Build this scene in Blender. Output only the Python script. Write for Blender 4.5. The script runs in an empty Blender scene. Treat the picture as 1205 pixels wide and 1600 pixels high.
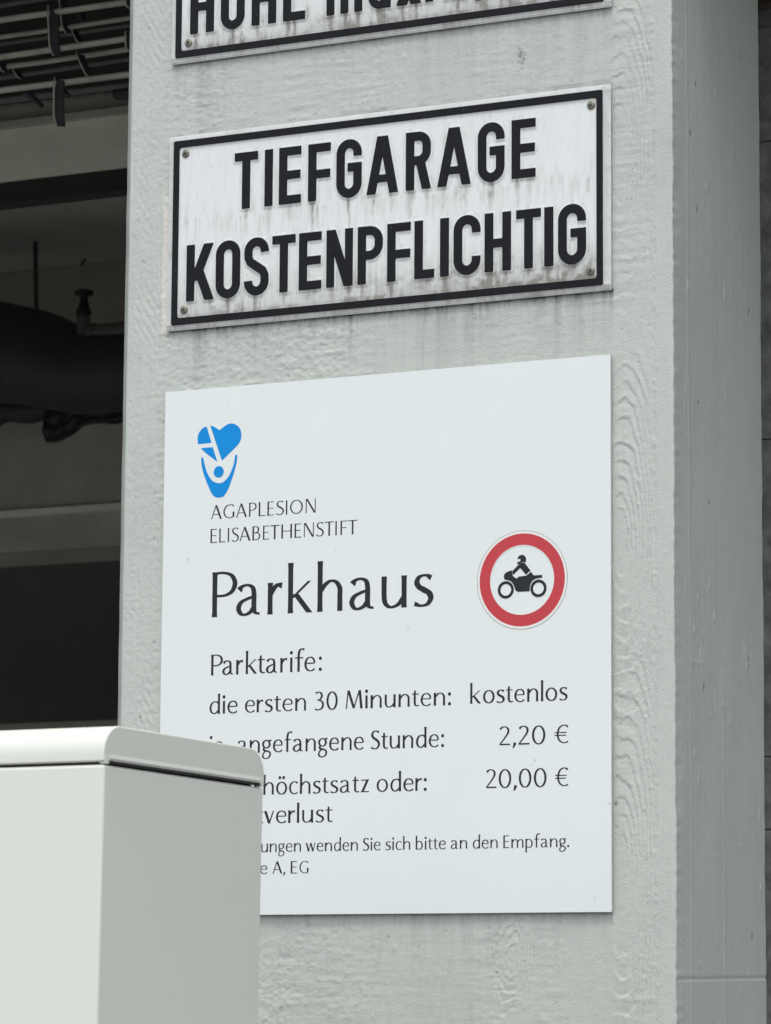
import bpy, bmesh, math, random
import numpy as np
from mathutils import Vector, Matrix
from mathutils.geometry import tessellate_polygon

scene = bpy.context.scene
COL = scene.collection
R = math.radians

# ------------------------------------------------------------------ camera
# world: pillar front is the plane y=0, its left edge x=0, ground z=0, metres
yaw, pitch, roll = R(26.887), R(8.2006), R(0.4031)
cy, sy, cp, sp, cr, sr = (math.cos(yaw), math.sin(yaw), math.cos(pitch), math.sin(pitch), math.cos(roll), math.sin(roll))
fwd = Vector((-sy * cp, cy * cp, sp))
r0 = Vector((cy, sy, 0)); u0 = r0.cross(fwd)
rgt = r0 * cr + u0 * sr; upv = -r0 * sr + u0 * cr
cam = bpy.data.cameras.new('camera')
cam.sensor_fit = 'HORIZONTAL'; cam.sensor_width = 36.0
cam.lens = 5500 / 1205 * 36
cam.clip_start = 0.05; cam.clip_end = 500
cam.dof.use_dof = True; cam.dof.focus_distance = 4.3; cam.dof.aperture_fstop = 30
camo = bpy.data.objects.new('camera', cam); COL.objects.link(camo)
camo.matrix_world = Matrix(((rgt.x, upv.x, -fwd.x, 2.25316), (rgt.y, upv.y, -fwd.y, -3.72450), (rgt.z, upv.z, -fwd.z, 1.6), (0, 0, 0, 1)))
scene.camera = camo

# ------------------------------------------------------------------ light
SUN_EL, SUN_AZ = R(66), R(165)          # azimuth clockwise from +Y
w = bpy.data.worlds.new('World'); scene.world = w; w.use_nodes = True
nt = w.node_tree
bg = nt.nodes['Background']
sky = nt.nodes.new('ShaderNodeTexSky'); sky.sky_type = 'NISHITA'; sky.sun_disc = False
sky.sun_elevation = SUN_EL; sky.sun_rotation = SUN_AZ; sky.air_density = 1.0; sky.dust_density = 3.0; sky.ozone_density = 1.0
hs = nt.nodes.new('ShaderNodeHueSaturation'); hs.inputs['Saturation'].default_value = 0.25
nt.links.new(sky.outputs[0], hs.inputs['Color']); nt.links.new(hs.outputs[0], bg.inputs[0])
bg.inputs[1].default_value = 0.15
sd = bpy.data.lights.new('sun', 'SUN'); sd.energy = 0.6; sd.angle = R(12); sd.color = (1.0, 0.975, 0.94)
so = bpy.data.objects.new('sun', sd); COL.objects.link(so)
tos = Vector((math.sin(SUN_AZ) * math.cos(SUN_EL), math.cos(SUN_AZ) * math.cos(SUN_EL), math.sin(SUN_EL)))
so.rotation_euler = tos.to_track_quat('Z', 'Y').to_euler(); so.location = tos * 20
scene.view_settings.view_transform = 'Standard'; scene.view_settings.look = 'None'
scene.view_settings.exposure = 0.54; scene.view_settings.gamma = 1.0; scene.view_settings.use_curve_mapping = False

# ------------------------------------------------------------------ helpers
def tag(o, label=None, cat=None, group=None, kind=None):
    if label: o['label'] = label
    if cat: o['category'] = cat
    if group: o['group'] = group
    if kind: o['kind'] = kind
    return o

def empty(name, loc=(0, 0, 0)):
    o = bpy.data.objects.new(name, None); o.location = loc; o.empty_display_size = 0.1
    COL.objects.link(o); return o

def obj(name, verts, faces, mat, parent=None, smooth=False, loc=None):
    me = bpy.data.meshes.new(name); me.from_pydata([tuple(v) for v in verts], [], faces); me.validate(); me.update()
    if smooth: me.polygons.foreach_set('use_smooth', [True] * len(me.polygons))
    if mat: me.materials.append(mat)
    o = bpy.data.objects.new(name, me); COL.objects.link(o)
    if loc: o.location = loc
    if parent: o.parent = parent
    return o

class MB:
    def __init__(s): s.v = []; s.f = []
    def add(s, vs, fs):
        n = len(s.v); s.v += [tuple(p) for p in vs]; s.f += [tuple(i + n for i in f) for f in fs]
    def box(s, x0, x1, y0, y1, z0, z1):
        s.add([(x0, y0, z0), (x1, y0, z0), (x1, y1, z0), (x0, y1, z0), (x0, y0, z1), (x1, y0, z1), (x1, y1, z1), (x0, y1, z1)],
              [(0, 3, 2, 1), (4, 5, 6, 7), (0, 1, 5, 4), (1, 2, 6, 5), (2, 3, 7, 6), (3, 0, 4, 7)])
    def tube(s, pts, r, n=12, caps=True):
        pts = [Vector(p) for p in pts]; m = len(pts)
        rr = r if isinstance(r, (list, tuple)) else [r] * m
        ref = None; vs = []
        for i, p in enumerate(pts):
            t = (pts[min(i + 1, m - 1)] - pts[max(i - 1, 0)]).normalized()
            if ref is None: ref = t.cross(Vector((0, 0, 1)) if abs(t.z) < .9 else Vector((1, 0, 0))).normalized()
            a = (ref - t * ref.dot(t)).normalized(); b = t.cross(a); ref = a
            for k in range(n):
                q = 2 * math.pi * k / n
                vs.append(p + a * math.cos(q) * rr[i] + b * math.sin(q) * rr[i])
        fs = [(i * n + k, i * n + (k + 1) % n, (i + 1) * n + (k + 1) % n, (i + 1) * n + k) for i in range(m - 1) for k in range(n)]
        if caps: fs += [tuple(range(n))[::-1], tuple((m - 1) * n + k for k in range(n))]
        s.add(vs, fs)
    def build(s, name, mat, parent=None, bevel=0, smooth=False, seg=2, sub=False):
        o = obj(name, s.v, s.f, mat, parent, smooth)
        if bevel:
            b = o.modifiers.new('bevel', 'BEVEL'); b.width = bevel; b.segments = seg; b.limit_method = 'ANGLE'; b.angle_limit = R(35)
            o.data.polygons.foreach_set('use_smooth', [True] * len(o.data.polygons))
            try: b.harden_normals = True
            except Exception: pass
        return o

# ------------------------------------------------------------------ materials
def mat(name, col, rough=.5, metal=0, bump=0, bscale=200, var=0, vscale=8, detail=6, attr=None, spec=.5, stretch=(1, 1, 1), coat=0, chips=0):
    m = bpy.data.materials.new(name); m.use_nodes = True; t = m.node_tree; N = t.nodes; L = t.links
    p = N['Principled BSDF']; p.inputs['Roughness'].default_value = rough; p.inputs['Metallic'].default_value = metal
    p.inputs['Specular IOR Level'].default_value = spec; p.inputs['Coat Weight'].default_value = coat
    tc = N.new('ShaderNodeTexCoord'); mp = N.new('ShaderNodeMapping'); mp.inputs['Scale'].default_value = stretch
    L.new(tc.outputs['Object'], mp.inputs[0])
    rgb = N.new('ShaderNodeRGB'); rgb.outputs[0].default_value = (*col, 1); cur = rgb.outputs[0]
    if attr:
        a = N.new('ShaderNodeAttribute'); a.attribute_name = attr
        x = N.new('ShaderNodeMix'); x.data_type = 'RGBA'; x.blend_type = 'MULTIPLY'; x.inputs[0].default_value = 1
        L.new(cur, x.inputs[6]); L.new(a.outputs['Color'], x.inputs[7]); cur = x.outputs[2]
    if var:
        n = N.new('ShaderNodeTexNoise'); n.inputs['Scale'].default_value = vscale; n.inputs['Detail'].default_value = detail; n.inputs['Roughness'].default_value = .6
        L.new(mp.outputs[0], n.inputs[0])
        r = N.new('ShaderNodeMapRange'); r.inputs[1].default_value = .3; r.inputs[2].default_value = .7; r.inputs[3].default_value = 1 - var; r.inputs[4].default_value = 1 + var
        L.new(n.outputs[0], r.inputs[0])
        x = N.new('ShaderNodeMix'); x.data_type = 'RGBA'; x.blend_type = 'MULTIPLY'; x.inputs[0].default_value = 1
        L.new(cur, x.inputs[6]); L.new(r.outputs[0], x.inputs[7]); cur = x.outputs[2]
        rr = N.new('ShaderNodeMapRange'); rr.inputs[3].default_value = max(0.05, rough - .08); rr.inputs[4].default_value = min(1, rough + .1)
        L.new(n.outputs[0], rr.inputs[0]); L.new(rr.outputs[0], p.inputs['Roughness'])
    if chips:
        n = N.new('ShaderNodeTexNoise'); n.inputs['Scale'].default_value = 330; n.inputs['Detail'].default_value = 2; L.new(mp.outputs[0], n.inputs[0])
        r = N.new('ShaderNodeMapRange'); r.inputs[1].default_value = chips; r.inputs[2].default_value = chips + .02; L.new(n.outputs[0], r.inputs[0])
        x = N.new('ShaderNodeMix'); x.data_type = 'RGBA'; L.new(r.outputs[0], x.inputs[0]); L.new(cur, x.inputs[6]); x.inputs[7].default_value = (.42, .42, .40, 1); cur = x.outputs[2]
    L.new(cur, p.inputs['Base Color'])
    if bump:
        n = N.new('ShaderNodeTexNoise'); n.inputs['Scale'].default_value = bscale; n.inputs['Detail'].default_value = 5
        L.new(mp.outputs[0], n.inputs[0])
        b = N.new('ShaderNodeBump'); b.inputs['Strength'].default_value = 1; b.inputs['Distance'].default_value = bump
        L.new(n.outputs[0], b.inputs['Height']); L.new(b.outputs[0], p.inputs['Normal'])
    return m

M = {}
M['pillar'] = mat('painted_concrete', (.53, .572, .53), .5, bump=.0006, bscale=480, attr='tone', var=.025, vscale=5)
M['plate'] = mat('enamel_white', (.765, .805, .80), .38, bump=.00012, bscale=150, attr='tone', var=.02, vscale=14)
M['edge'] = mat('plate_edge', (.55, .56, .53), .5, var=.15, vscale=60)
M['black'] = mat('sign_black', (.008, .0085, .011), .5, spec=.2, chips=.775, bump=.0001, bscale=120, var=.25, vscale=40)
M['screw'] = mat('screw_metal', (.26, .25, .20), .5, metal=.7, var=.3, vscale=300)
M['slot'] = mat('screw_slot', (.03, .03, .03), .8)
M['board'] = mat('board_white', (.79, .84, .835), .38, var=.012, vscale=4, attr='tone')
M['ink'] = mat('print_black', (.022, .024, .030), .5, spec=.25, var=.1, vscale=30)
M['blue'] = mat('print_blue', (.0, .27, .72), .45, spec=.25, var=.03, vscale=30)
M['red'] = mat('print_red', (.56, .060, .075), .45, spec=.25, var=.03, vscale=30)
M['pwhite'] = mat('print_white', (.83, .82, .80), .35)
M['hair'] = mat('print_hairline', (.12, .14, .16), .4)
M['cab'] = mat('cabinet_paint', (.735, .76, .70), .42, bump=.00006, bscale=500, var=.012, vscale=3)
M['gap'] = mat('gap_rubber_shade', (.02, .02, .02), .8)  # gasket, and black strips standing for shade in gaps
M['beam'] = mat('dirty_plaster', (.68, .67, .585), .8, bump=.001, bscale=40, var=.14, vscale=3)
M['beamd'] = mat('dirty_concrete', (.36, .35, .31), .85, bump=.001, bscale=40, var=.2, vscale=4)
M['void_shade'] = mat('shaded_concrete', (.035, .035, .034), .9, bump=.001, bscale=30, var=.2, vscale=5)  # near black: shade of the ceiling void put into the colour
M['deep'] = mat('dark_wall', (.38, .38, .36), .85, bump=.001, bscale=30, var=.12, vscale=2)
M['dim'] = mat('dim_wall', (.24, .24, .235), .85, bump=.001, bscale=30, var=.12, vscale=2)
M['galv'] = mat('galvanised', (.31, .305, .265), .55, metal=.2, bump=.0002, bscale=200, var=.22, vscale=18)
M['galvd'] = mat('dull_steel', (.10, .10, .095), .6, metal=.3, var=.3, vscale=20)
M['foil'] = mat('black_insulation', (.022, .025, .029), .6, bump=.002, bscale=14, var=.2, vscale=9)
M['valve'] = mat('black_iron', (.006, .006, .007), .6)
M['pipe'] = mat('grey_pipe', (.075, .078, .072), .55, var=.2, vscale=20)
M['rearc'] = mat('raw_concrete', (.235, .245, .24), .85, bump=.006, bscale=45, var=.45, vscale=30)
M['brown'] = mat('rusty_trim', (.10, .075, .055), .8, var=.3, vscale=30)
M['gfloor'] = mat('screed', (.38, .375, .35), .8, var=.15, vscale=3)
M['asph'] = mat('asphalt', (.06, .06, .06), .9, bump=.003, bscale=150, var=.2, vscale=30)
M['pave'] = mat('paving', (.26, .255, .24), .85, bump=.002, bscale=80, var=.15, vscale=6)
M['render'] = mat('facade_paint', (.50, .54, .50), .7, bump=.001, bscale=60, var=.06, vscale=4)

# ------------------------------------------------------------------ noise
rng = np.random.default_rng(7)
def vnoise(X, Z, cx, cz, seed):
    """smooth value noise in -1..1 at coordinates X, Z (mm) with cell sizes cx, cz"""
    g = np.random.default_rng(seed).uniform(-1, 1, (256, 256))
    u = X / cx + 1000.0; v = Z / cz + 1000.0
    i = np.floor(u).astype(int); j = np.floor(v).astype(int); fu = u - i; fv = v - j
    fu = fu * fu * (3 - 2 * fu); fv = fv * fv * (3 - 2 * fv)
    G = lambda a, b: g[a % 256, b % 256]
    return (G(i, j) * (1 - fu) + G(i + 1, j) * fu) * (1 - fv) + (G(i, j + 1) * (1 - fu) + G(i + 1, j + 1) * fu) * fv
def fbm(X, Z, cx, cz, seed, n=3):
    s = 0; a = 1; t = 0
    for k in range(n): s = s + a * vnoise(X, Z, cx / 2 ** k, cz / 2 ** k, seed + k); t += a; a *= .55
    return s / t
def sstep(a, b, x):
    t = np.clip((x - a) / (b - a), 0, 1); return t * t * (3 - 2 * t)

def grid_mesh(name, P, tone, m, parent=None, flip=False):
    """P: (nz, nx, 3) array of points in metres; tone: (nz, nx, 3) colour factor"""
    nz, nx = P.shape[:2]
    idx = np.arange(nz * nx).reshape(nz, nx)
    q = np.stack([idx[:-1, :-1], idx[:-1, 1:], idx[1:, 1:], idx[1:, :-1]], -1).reshape(-1, 4)
    if flip: q = q[:, ::-1]
    me = bpy.data.meshes.new(name)
    me.vertices.add(nz * nx); me.vertices.foreach_set('co', P.reshape(-1).astype(np.float32))
    me.loops.add(q.size); me.loops.foreach_set('vertex_index', q.reshape(-1).astype(np.int32))
    me.polygons.add(len(q)); me.polygons.foreach_set('loop_start', np.arange(0, q.size, 4, dtype=np.int32))
    me.update(calc_edges=True)
    me.polygons.foreach_set('use_smooth', np.ones(len(q), bool))
    a = me.color_attributes.new('tone', 'FLOAT_COLOR', 'POINT')
    c = np.ones((nz * nx, 4), np.float32); c[:, :3] = tone.reshape(-1, 3)
    a.data.foreach_set('color', c.reshape(-1))
    me.materials.append(m)
    o = bpy.data.objects.new(name, me); COL.objects.link(o)
    if parent: o.parent = parent
    return o

# ------------------------------------------------------------------ setting: ground
def sheet(name, x0, x1, y0, y1, z, m):
    o = obj(name, [(x0, y0, z), (x1, y0, z), (x1, y1, z), (x0, y1, z)], [(0, 1, 2, 3)], m); return tag(o, kind='structure')
sheet('ground', -150, 150, -150, 150, -.02, M['asph'])
sheet('pavement', -8, 8, -6, .6, 0.0, M['pave'])
sheet('garage_floor', -12, .5, .6, 8.9, -.004, M['gfloor'])

# ------------------------------------------------------------------ pillar
def circ_pits(X, Z, h, T, pts):
    for (px, pz, r, d, dark) in pts:
        q = ((X - px) ** 2 + (Z - pz) ** 2) / (r * r)
        mk = np.exp(-q * 1.5); h -= d * mk; T *= (1 - dark * mk)[..., None]

def pillar():
    WX, C = 737.0, 13.0                   # width, left chamfer (mm)
    DEP = 285.0
    xs = np.arange(0, WX - 1.0, 1.5); xs = np.append(xs, WX - 1.0)
    zs = np.concatenate([np.arange(0, 1560, 40), np.arange(1560, 2925, 1.6), np.arange(2940, 3301, 40)])
    X, Z = np.meshgrid(xs, zs)
    h = np.zeros_like(X)
    T = np.ones(X.shape + (3,))
    # planks of the formwork: each left its own grain
    edges = [0, 46, 132, 221, 360, 480, 601, 714, 800]
    scal = 1.5 * vnoise(X, Z, 5, 5, 9)
    warp = 3.0 * fbm(X, Z, 45, 90, 3) + 1.0 * fbm(X, Z, 12, 20, 5)
    rough_mask = sstep(-.25, .45, fbm(X, Z, 90, 160, 21))
    stucco = fbm(X, Z, 6, 4.2, 31, 2) * .36 + np.maximum(0, fbm(X, Z, 11, 7, 35, 2)) * .42 + np.maximum(0, vnoise(X, Z, 3.4, 3.0, 38) - .4) * .45
    saw = vnoise(X + 6 * fbm(X, Z, 60, 60, 44), Z + 4 * fbm(X, Z, 70, 50, 46), 34, 3.4, 41) * .12 + vnoise(X, Z, 60, 7, 42) * .12
    fib = vnoise(X, Z, 2.6, 70, 51) * .09 + vnoise(X, Z, 5.5, 160, 52) * .1
    for k in range(len(edges) - 1):
        a, b = edges[k], edges[k + 1]; mk = (X >= a) & (X < b)
        off = rng.uniform(-.12, .12); g = np.zeros_like(X)
        if k == 0:
            ph = (X + warp * .8) * .9 + Z * .55
            g = .28 * np.sin(ph * 2 * math.pi / 9.0) * (.5 + .5 * fbm(X, Z, 10, 8, 61)) * sstep(-.3, .5, fbm(X, Z, 40, 150, 62)) + fib * 1.4 + stucco * .45
        elif k in (1, 2):
            g = stucco * (.35 + .65 * rough_mask) + fib * 1.2 + saw * .5
        elif k == 3:
            g = stucco * (.4 + .8 * rough_mask) + saw * .9 + fib * .5
        elif k == 4:
            g = stucco * .16 + saw * .45 + fib * 1.0 * sstep(0, .6, fbm(X, Z, 60, 100, 66))
        elif k == 5:
            g = stucco * .4 + saw * .8 + fib * .6
        elif k == 6:
            g = stucco * .22 + saw * 1.25 * sstep(-.2, .5, fbm(X, Z, 50, 130, 67)) + fib * .3
        else:
            g = stucco * .12 + fib * .4 + off
        h = np.where(mk, g + off, h)
    # cathedral ring figure: nested ovals about centres (x, z, half width, half height, ring pitch)
    lip_tone = np.zeros_like(X)  # mask for a darker tone along the ring lips
    def rings(cx, cz, ax, az, r_in, r_out, pitch, amp, seed, zlim=None):
        wz = Z + 12 * fbm(X, Z, 26, 50, seed) + 2.0 * vnoise(X, Z, 6, 7, seed + 2) ; wx = X + 3.2 * fbm(X, Z, 22, 50, seed + 9) + 1.2 * fbm(X, Z, 6, 8, seed + 4)
        dz = (wz - cz) / az; dx = (wx - cx) / ax
        r = np.sqrt(dx * dx + dz * dz * (1 - .28 * np.clip(np.abs(dx), 0, 1)))
        f = (r / pitch) % 1.0
        fw = .13
        prof = np.where(f < fw, sstep(0, fw, f), 1 - (f - fw) / (1 - fw))
        prof = prof * (.78 + .22 * vnoise(X, Z, 4.5, 4.0, seed + 31))   # steep lip then slow slope
        mk = sstep(r_in, r_in + .12, r) * (1 - sstep(r_out * .8, r_out, r))
        mk = mk * (.35 + .65 * sstep(-.4, .25, fbm(X, Z, 22, 45, seed + 20))) * (.75 + .25 * vnoise(X, Z, 7, 5, seed + 21))
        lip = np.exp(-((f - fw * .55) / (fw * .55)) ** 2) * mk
        lip_tone[...] = np.maximum(lip_tone, lip * (.5 + .5 * vnoise(X, Z, 7, 7, seed + 33)))
        return amp * (prof - .4) * mk
    right = (X > 640) & (X < 715)
    fade = sstep(655, 668, X) * (1 - sstep(709, 715, X))
    rsum = (rings(671, 2150, 34, 150, .15, 1.6, .13, 1.15, 101) + rings(671, 1765, 36, 180, .18, 1.6, .125, 1.1, 131)
            + rings(669, 2610, 36, 145, .25, 1.5, .13, 1.05, 161) + rings(675, 2950, 40, 130, .2, 1.4, .14, 1.0, 191))
    h += rsum * fade
    T *= (1 - .15 * (lip_tone * fade))[..., None]; lip_tone[...] = 0
    kx = (1 - sstep(26, 34, np.abs(X - 532)))
    h += rings(532, 1678, 17, 42, .1, 2.0, .27, 1.0, 221) * kx
    T *= (1 - .12 * lip_tone * kx)[..., None]; lip_tone[...] = 0
    h += rings(300, 2985, 25, 60, .1, 2.3, .3, .4, 231) * (np.abs(X - 300) < 55)
    h += rings(30, 1760, 26, 170, .2, 1.5, .17, .35, 241) * (X < 46)
    h += rings(180, 2410, 22, 40, .2, 1.8, .28, .25, 251) * (np.abs(X - 180) < 38)
    # seams between planks
    for e in edges[1:-1]:
        sx = e + 1.1 * fbm(Z, Z * 0, 60, 10, int(e) + 7)
        strength = .16 if e != 714 else .30
        h += strength * np.exp(-((X - sx) / 1.2) ** 2) * (.4 + .6 * (vnoise(X * 0, Z, 1, 25, int(e)) > -.2)) * (1 if e % 2 else -1)
    h += vnoise(X + 2 * fbm(X, Z, 50, 80, 305), Z, 2.6, 34, 306) * .17 * sstep(.05, .45, fbm(X, Z, 70, 70, 307))
    # bead row along the corner strip
    h += .55 * np.exp(-((X - 713 - 1.4 * vnoise(X * 0, Z, 9, 9, 303)) / 1.5) ** 2) * np.clip(vnoise(X * 0, Z, 9, 5, 301), 0, 1)
    h += fbm(X, Z, 160, 220, 77) * .55
    # paint drips and blobs
    for _ in range(90):
        px = rng.uniform(8, 733); pz = rng.uniform(1560, 2900); r = rng.uniform(1.0, 2.1)
        h += rng.uniform(.25, .7) * np.exp(-(((X - px) ** 2 + ((Z - pz) / rng.uniform(1, 2.4)) ** 2) / (r * r)))
    # pits and dark specks
    pts = [(541, 2743, 2.76, 0.8, 0.6), (546, 2739, 1.84, 0.6, 0.7), (544, 2734, 2.07, 0.6, 0.6), (539, 2736, 1.61, 0.4, 0.5), (543, 2748, 1.84, 0.5, 0.7), (540, 2752, 1.495, 0.4, 0.6), (547, 2745, 1.38, 0.4, 0.6), (544, 2728, 1.38, 0.4, 0.5), (165, 1665, 1.2, .4, .6), (372, 1696, 1.3, .5, .7), (412, 1684, 1.1, .5, .6),
           (513, 1654, 1.6, .5, .6), (58, 2441, 2.6, .4, .6), (663, 1846, 2.2, .4, .75), (664, 1820, 1.4, .3, .5), (28, 1966, 1.6, .5, .75), (21, 2540, 1.4, .4, .6), (46, 2058, 1.6, .4, .5), (672, 2400, 1.3, .4, .5)]
    for _ in range(120):
        pts.append((rng.uniform(5, 720), rng.uniform(1570, 2890), rng.uniform(.8, 1.5), rng.uniform(.2, .6), rng.uniform(.2, .6)))
    for _ in range(60):       # clusters of air holes
        cx_, cz_ = rng.uniform(8, 715), rng.uniform(1570, 2890)
        for _ in range(rng.integers(3, 9)):
            pts.append((cx_ + rng.normal(0, 9), cz_ + rng.normal(0, 14), rng.uniform(.7, 1.2), rng.uniform(.3, .8), rng.uniform(.15, .4)))
    for (px, pz, r, d, dark) in pts:
        j0, j1 = np.searchsorted(zs, [pz - 8, pz + 8]); i0, i1 = np.searchsorted(xs, [px - 8, px + 8])
        sl = (slice(j0, j1), slice(i0, i1)); q = ((X[sl] - px) ** 2 + (Z[sl] - pz) ** 2) / (r * r)
        mk = np.exp(-q * 1.2); h[sl] -= d * mk; T[sl] *= (1 - dark * mk)[..., None]
    # broad tone, dirt and the residue strip beside the middle sign
    T *= (1 + .03 * fbm(X, Z, 260, 400, 81))[..., None]
    fine = fbm(X, Z, 5, 4, 83)
    gr2 = np.clip(vnoise(X, Z, 2.2, 26, 185) + .3 * fbm(X, Z, 40, 60, 186), 0, 1)
    T *= (1 - .07 * gr2 * sstep(-.1, .4, fbm(X, Z, 80, 120, 187)) - .10 * np.clip(fine, 0, 1) - .06 * np.clip(fbm(X, Z, 60, 90, 86), 0, 1))[..., None]
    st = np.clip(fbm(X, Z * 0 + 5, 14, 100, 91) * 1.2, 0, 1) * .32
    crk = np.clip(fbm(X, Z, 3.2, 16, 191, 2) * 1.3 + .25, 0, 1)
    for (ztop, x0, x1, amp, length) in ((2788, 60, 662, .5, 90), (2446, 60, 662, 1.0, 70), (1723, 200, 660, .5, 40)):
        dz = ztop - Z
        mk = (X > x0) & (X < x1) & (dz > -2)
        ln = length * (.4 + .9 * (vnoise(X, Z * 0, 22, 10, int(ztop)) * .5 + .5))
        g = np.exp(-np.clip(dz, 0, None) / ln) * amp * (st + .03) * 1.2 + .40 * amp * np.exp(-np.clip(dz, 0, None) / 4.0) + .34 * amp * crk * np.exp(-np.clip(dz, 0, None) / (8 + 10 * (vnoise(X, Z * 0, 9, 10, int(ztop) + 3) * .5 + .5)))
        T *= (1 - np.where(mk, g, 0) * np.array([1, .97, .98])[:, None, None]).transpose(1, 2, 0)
    rm = sstep(47, 50, X + 2 * fbm(X, Z, 8, 20, 93)) * (1 - sstep(59, 60.5, X)) * sstep(2438, 2450, Z) * (1 - sstep(2590, 2650, Z + 20 * fbm(X, Z, 20, 20, 95)))
    T = T * (1 - rm[..., None]) + rm[..., None] * np.array([1.26, 1.16, 1.13]) * (1 - .12 * np.clip(fine, 0, 1))[..., None]
    h += .8 * rm
    tm = (X > 58) & (X < 662) & (Z > 2694) & (Z < 2702)
    T *= (1 - .2 * (tm * sstep(-.1, .5, fbm(X, Z, 18, 6, 97))))[..., None]
    # fade relief into the edges, wavy arris
    ed = sstep(0, 5, X) * (1 - sstep(WX - 6, WX - 1, X))
    wav = 1.0 * fbm(X * 0, Z, 9, 60, 111) + .5 * vnoise(X * 0, Z, 9, 7, 112)
    Xm = X + np.where(X > WX - 30, wav * sstep(WX - 30, WX, X), 0) + C * 0
    P = np.stack([Xm / 1000, -np.clip(h * 1.75, -1.6, 2.4) * ed / 1000, Z / 1000], -1)
    # right side face: y from 0.001 to DEP
    ys = np.concatenate([[1.2], np.arange(3, DEP, 2.2), [DEP]])
    Y, Z2 = np.meshgrid(ys, zs)
    s = (vnoise(Y, Z2, 3, 140, 401) * .03 + vnoise(Y, Z2, 9, 300, 402) * .05 + fbm(Y, Z2, 60, 200, 403) * .5 + fbm(Y, Z2, 6, 8, 405) * .05)
    for e, z1, amp in ((48, 4000, .45), (150, 2010, .4), (236, 2890, .12)):
        s += amp * np.exp(-((Y - e - 1.5 * fbm(Y * 0, Z2, 9, 120, e)) / 1.3) ** 2) * (Z2 < z1)
    s -= .8 * np.exp(-((Z2 - 1647 - .02 * Y) / 1.3) ** 2)
    s += .35 * np.exp(-((Z2 - 2012) / 1.3) ** 2) * (Y > 50) * (Y < 82)
    for _ in range(80):
        py = rng.uniform(8, 278); pz = rng.uniform(1580, 2890); r = rng.uniform(1.0, 2.2)
        s += rng.uniform(.2, .9) * np.exp(-(((Y - py) ** 2 + ((Z2 - pz) / rng.uniform(1, 5)) ** 2) / (r * r)))
    for py, pz, n in ((190, 2635, 10), (200, 2480, 16), (225, 2035, 18), (70, 2050, 10), (110, 1960, 8)):
        for _ in range(n):
            a = py + rng.normal(0, 10); b = pz + rng.normal(0, 12); r = rng.uniform(1, 2.4)
            s += rng.uniform(-.6, .8) * np.exp(-(((Y - a) ** 2 + ((Z2 - b) / 2.5) ** 2) / (r * r)))
    T2 = .97 * np.ones(Y.shape + (3,)) * (1 + .03 * fbm(Y, Z2, 90, 300, 411))[..., None]
    T2 *= (1 - .03 * np.clip(vnoise(Y, Z2, 7, 400, 412), 0, 1))[..., None]
    for (py, pz) in ((56, 2842), (228, 2778), (75, 2705), (60, 2640), (78, 2552), (245, 2460), (78, 2320), (110, 2205), (90, 1985), (240, 1700)):
        q = ((Y - py) / 2.0) ** 2 + ((Z2 - pz) / rng.uniform(1.5, 4.5)) ** 2; mk = np.exp(-q); s -= .8 * mk; T2 *= (1 - .8 * mk)[..., None]
    wb = (1.8 * fbm(Y * 0, Z2, 9, 90, 421) + .8 * vnoise(Y * 0, Z2, 9, 14, 422)) * sstep(DEP - 30, DEP, Y)
    wf = np.interp(Z2[:, :1], zs, wav[:, -1])
    e2 = sstep(0, 6, Y)
    P2 = np.stack([(WX + wf * (1 - sstep(0, 30, Y)) + 1.6 * s * e2) / 1000, (Y + wb) / 1000, Z2 / 1000], -1)
    # left chamfer and left side, back
    xl = np.array([0., 0.]); 
    bl = [(-C / 1000, C / 1000), (-.0001, .0001)]
    Zc = zs; Pc = np.zeros((len(zs), 5, 3)); jit = .0006 * fbm(Zc * 0, Zc, 9, 40, 431)
    cols = [(-C / 1000 + .0, DEP / 1000), (-C / 1000, (C + 1.0) / 1000), (-(C - .8) / 1000, (C - .6) / 1000), (-.0008, .0007), (0, 0)]
    for k, (a, b) in enumerate(cols):
        Pc[:, k, 0] = a - (jit if 0 < k < 4 else 0); Pc[:, k, 1] = b; Pc[:, k, 2] = Zc / 1000
    Tc = np.ones((len(zs), 5, 3)) * .80  # shade painted in: darker tone on the chamfer and left side
    # combine columns: left side, chamfer, front, side, back
    Pb = np.stack([np.stack([np.full(len(zs), WX / 1000 - .02), np.full(len(zs), DEP / 1000 + .002), zs / 1000], -1),
                   np.stack([np.full(len(zs), -C / 1000), np.full(len(zs), DEP / 1000 + .002), zs / 1000], -1)], 1)
    P = np.concatenate([Pc[:, :4], P, P2, Pb], 1)
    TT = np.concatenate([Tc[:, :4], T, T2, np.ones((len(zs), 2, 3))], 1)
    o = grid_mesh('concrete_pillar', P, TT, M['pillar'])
    tag(o, 'pale green painted concrete pillar with board-marked grain, carrying the three signs', 'pillar')
pillar()

# ------------------------------------------------------------------ building round it
mb = MB(); mb.box(-12, 1.72, .02, .29, 3.50, 6.0)
tag(mb.build('upper_wall', M['render']), 'painted wall of the building above the garage entrance', 'wall')
mb = MB(); mb.box(-12, 3.5, 2.052, 9.2, 3.686, 3.98)
tag(mb.build('inner_ceiling', M['deep']), 'dim concrete ceiling above the handwheel valve deep in the garage', 'ceiling')
mb = MB(); mb.box(-12, 3.5, .30, 2.05, 3.717, 3.98)
tag(mb.build('garage_ceiling', M['void_shade']), 'concrete ceiling above the steel conduits, coloured near black for shade', 'ceiling')
mb = MB(); mb.box(-7.99, .58, 9.0, 9.2, 0, 3.684)
tag(mb.build('garage_back_wall', M['dim']), 'dark wall at the very back of the garage', 'wall')
mb = MB(); mb.box(.30, .50, .72, 8.99, 0, 3.684)
tag(mb.build('garage_inner_wall', M['deep']), 'inner wall of the garage hidden behind the pillar', 'wall')

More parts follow.
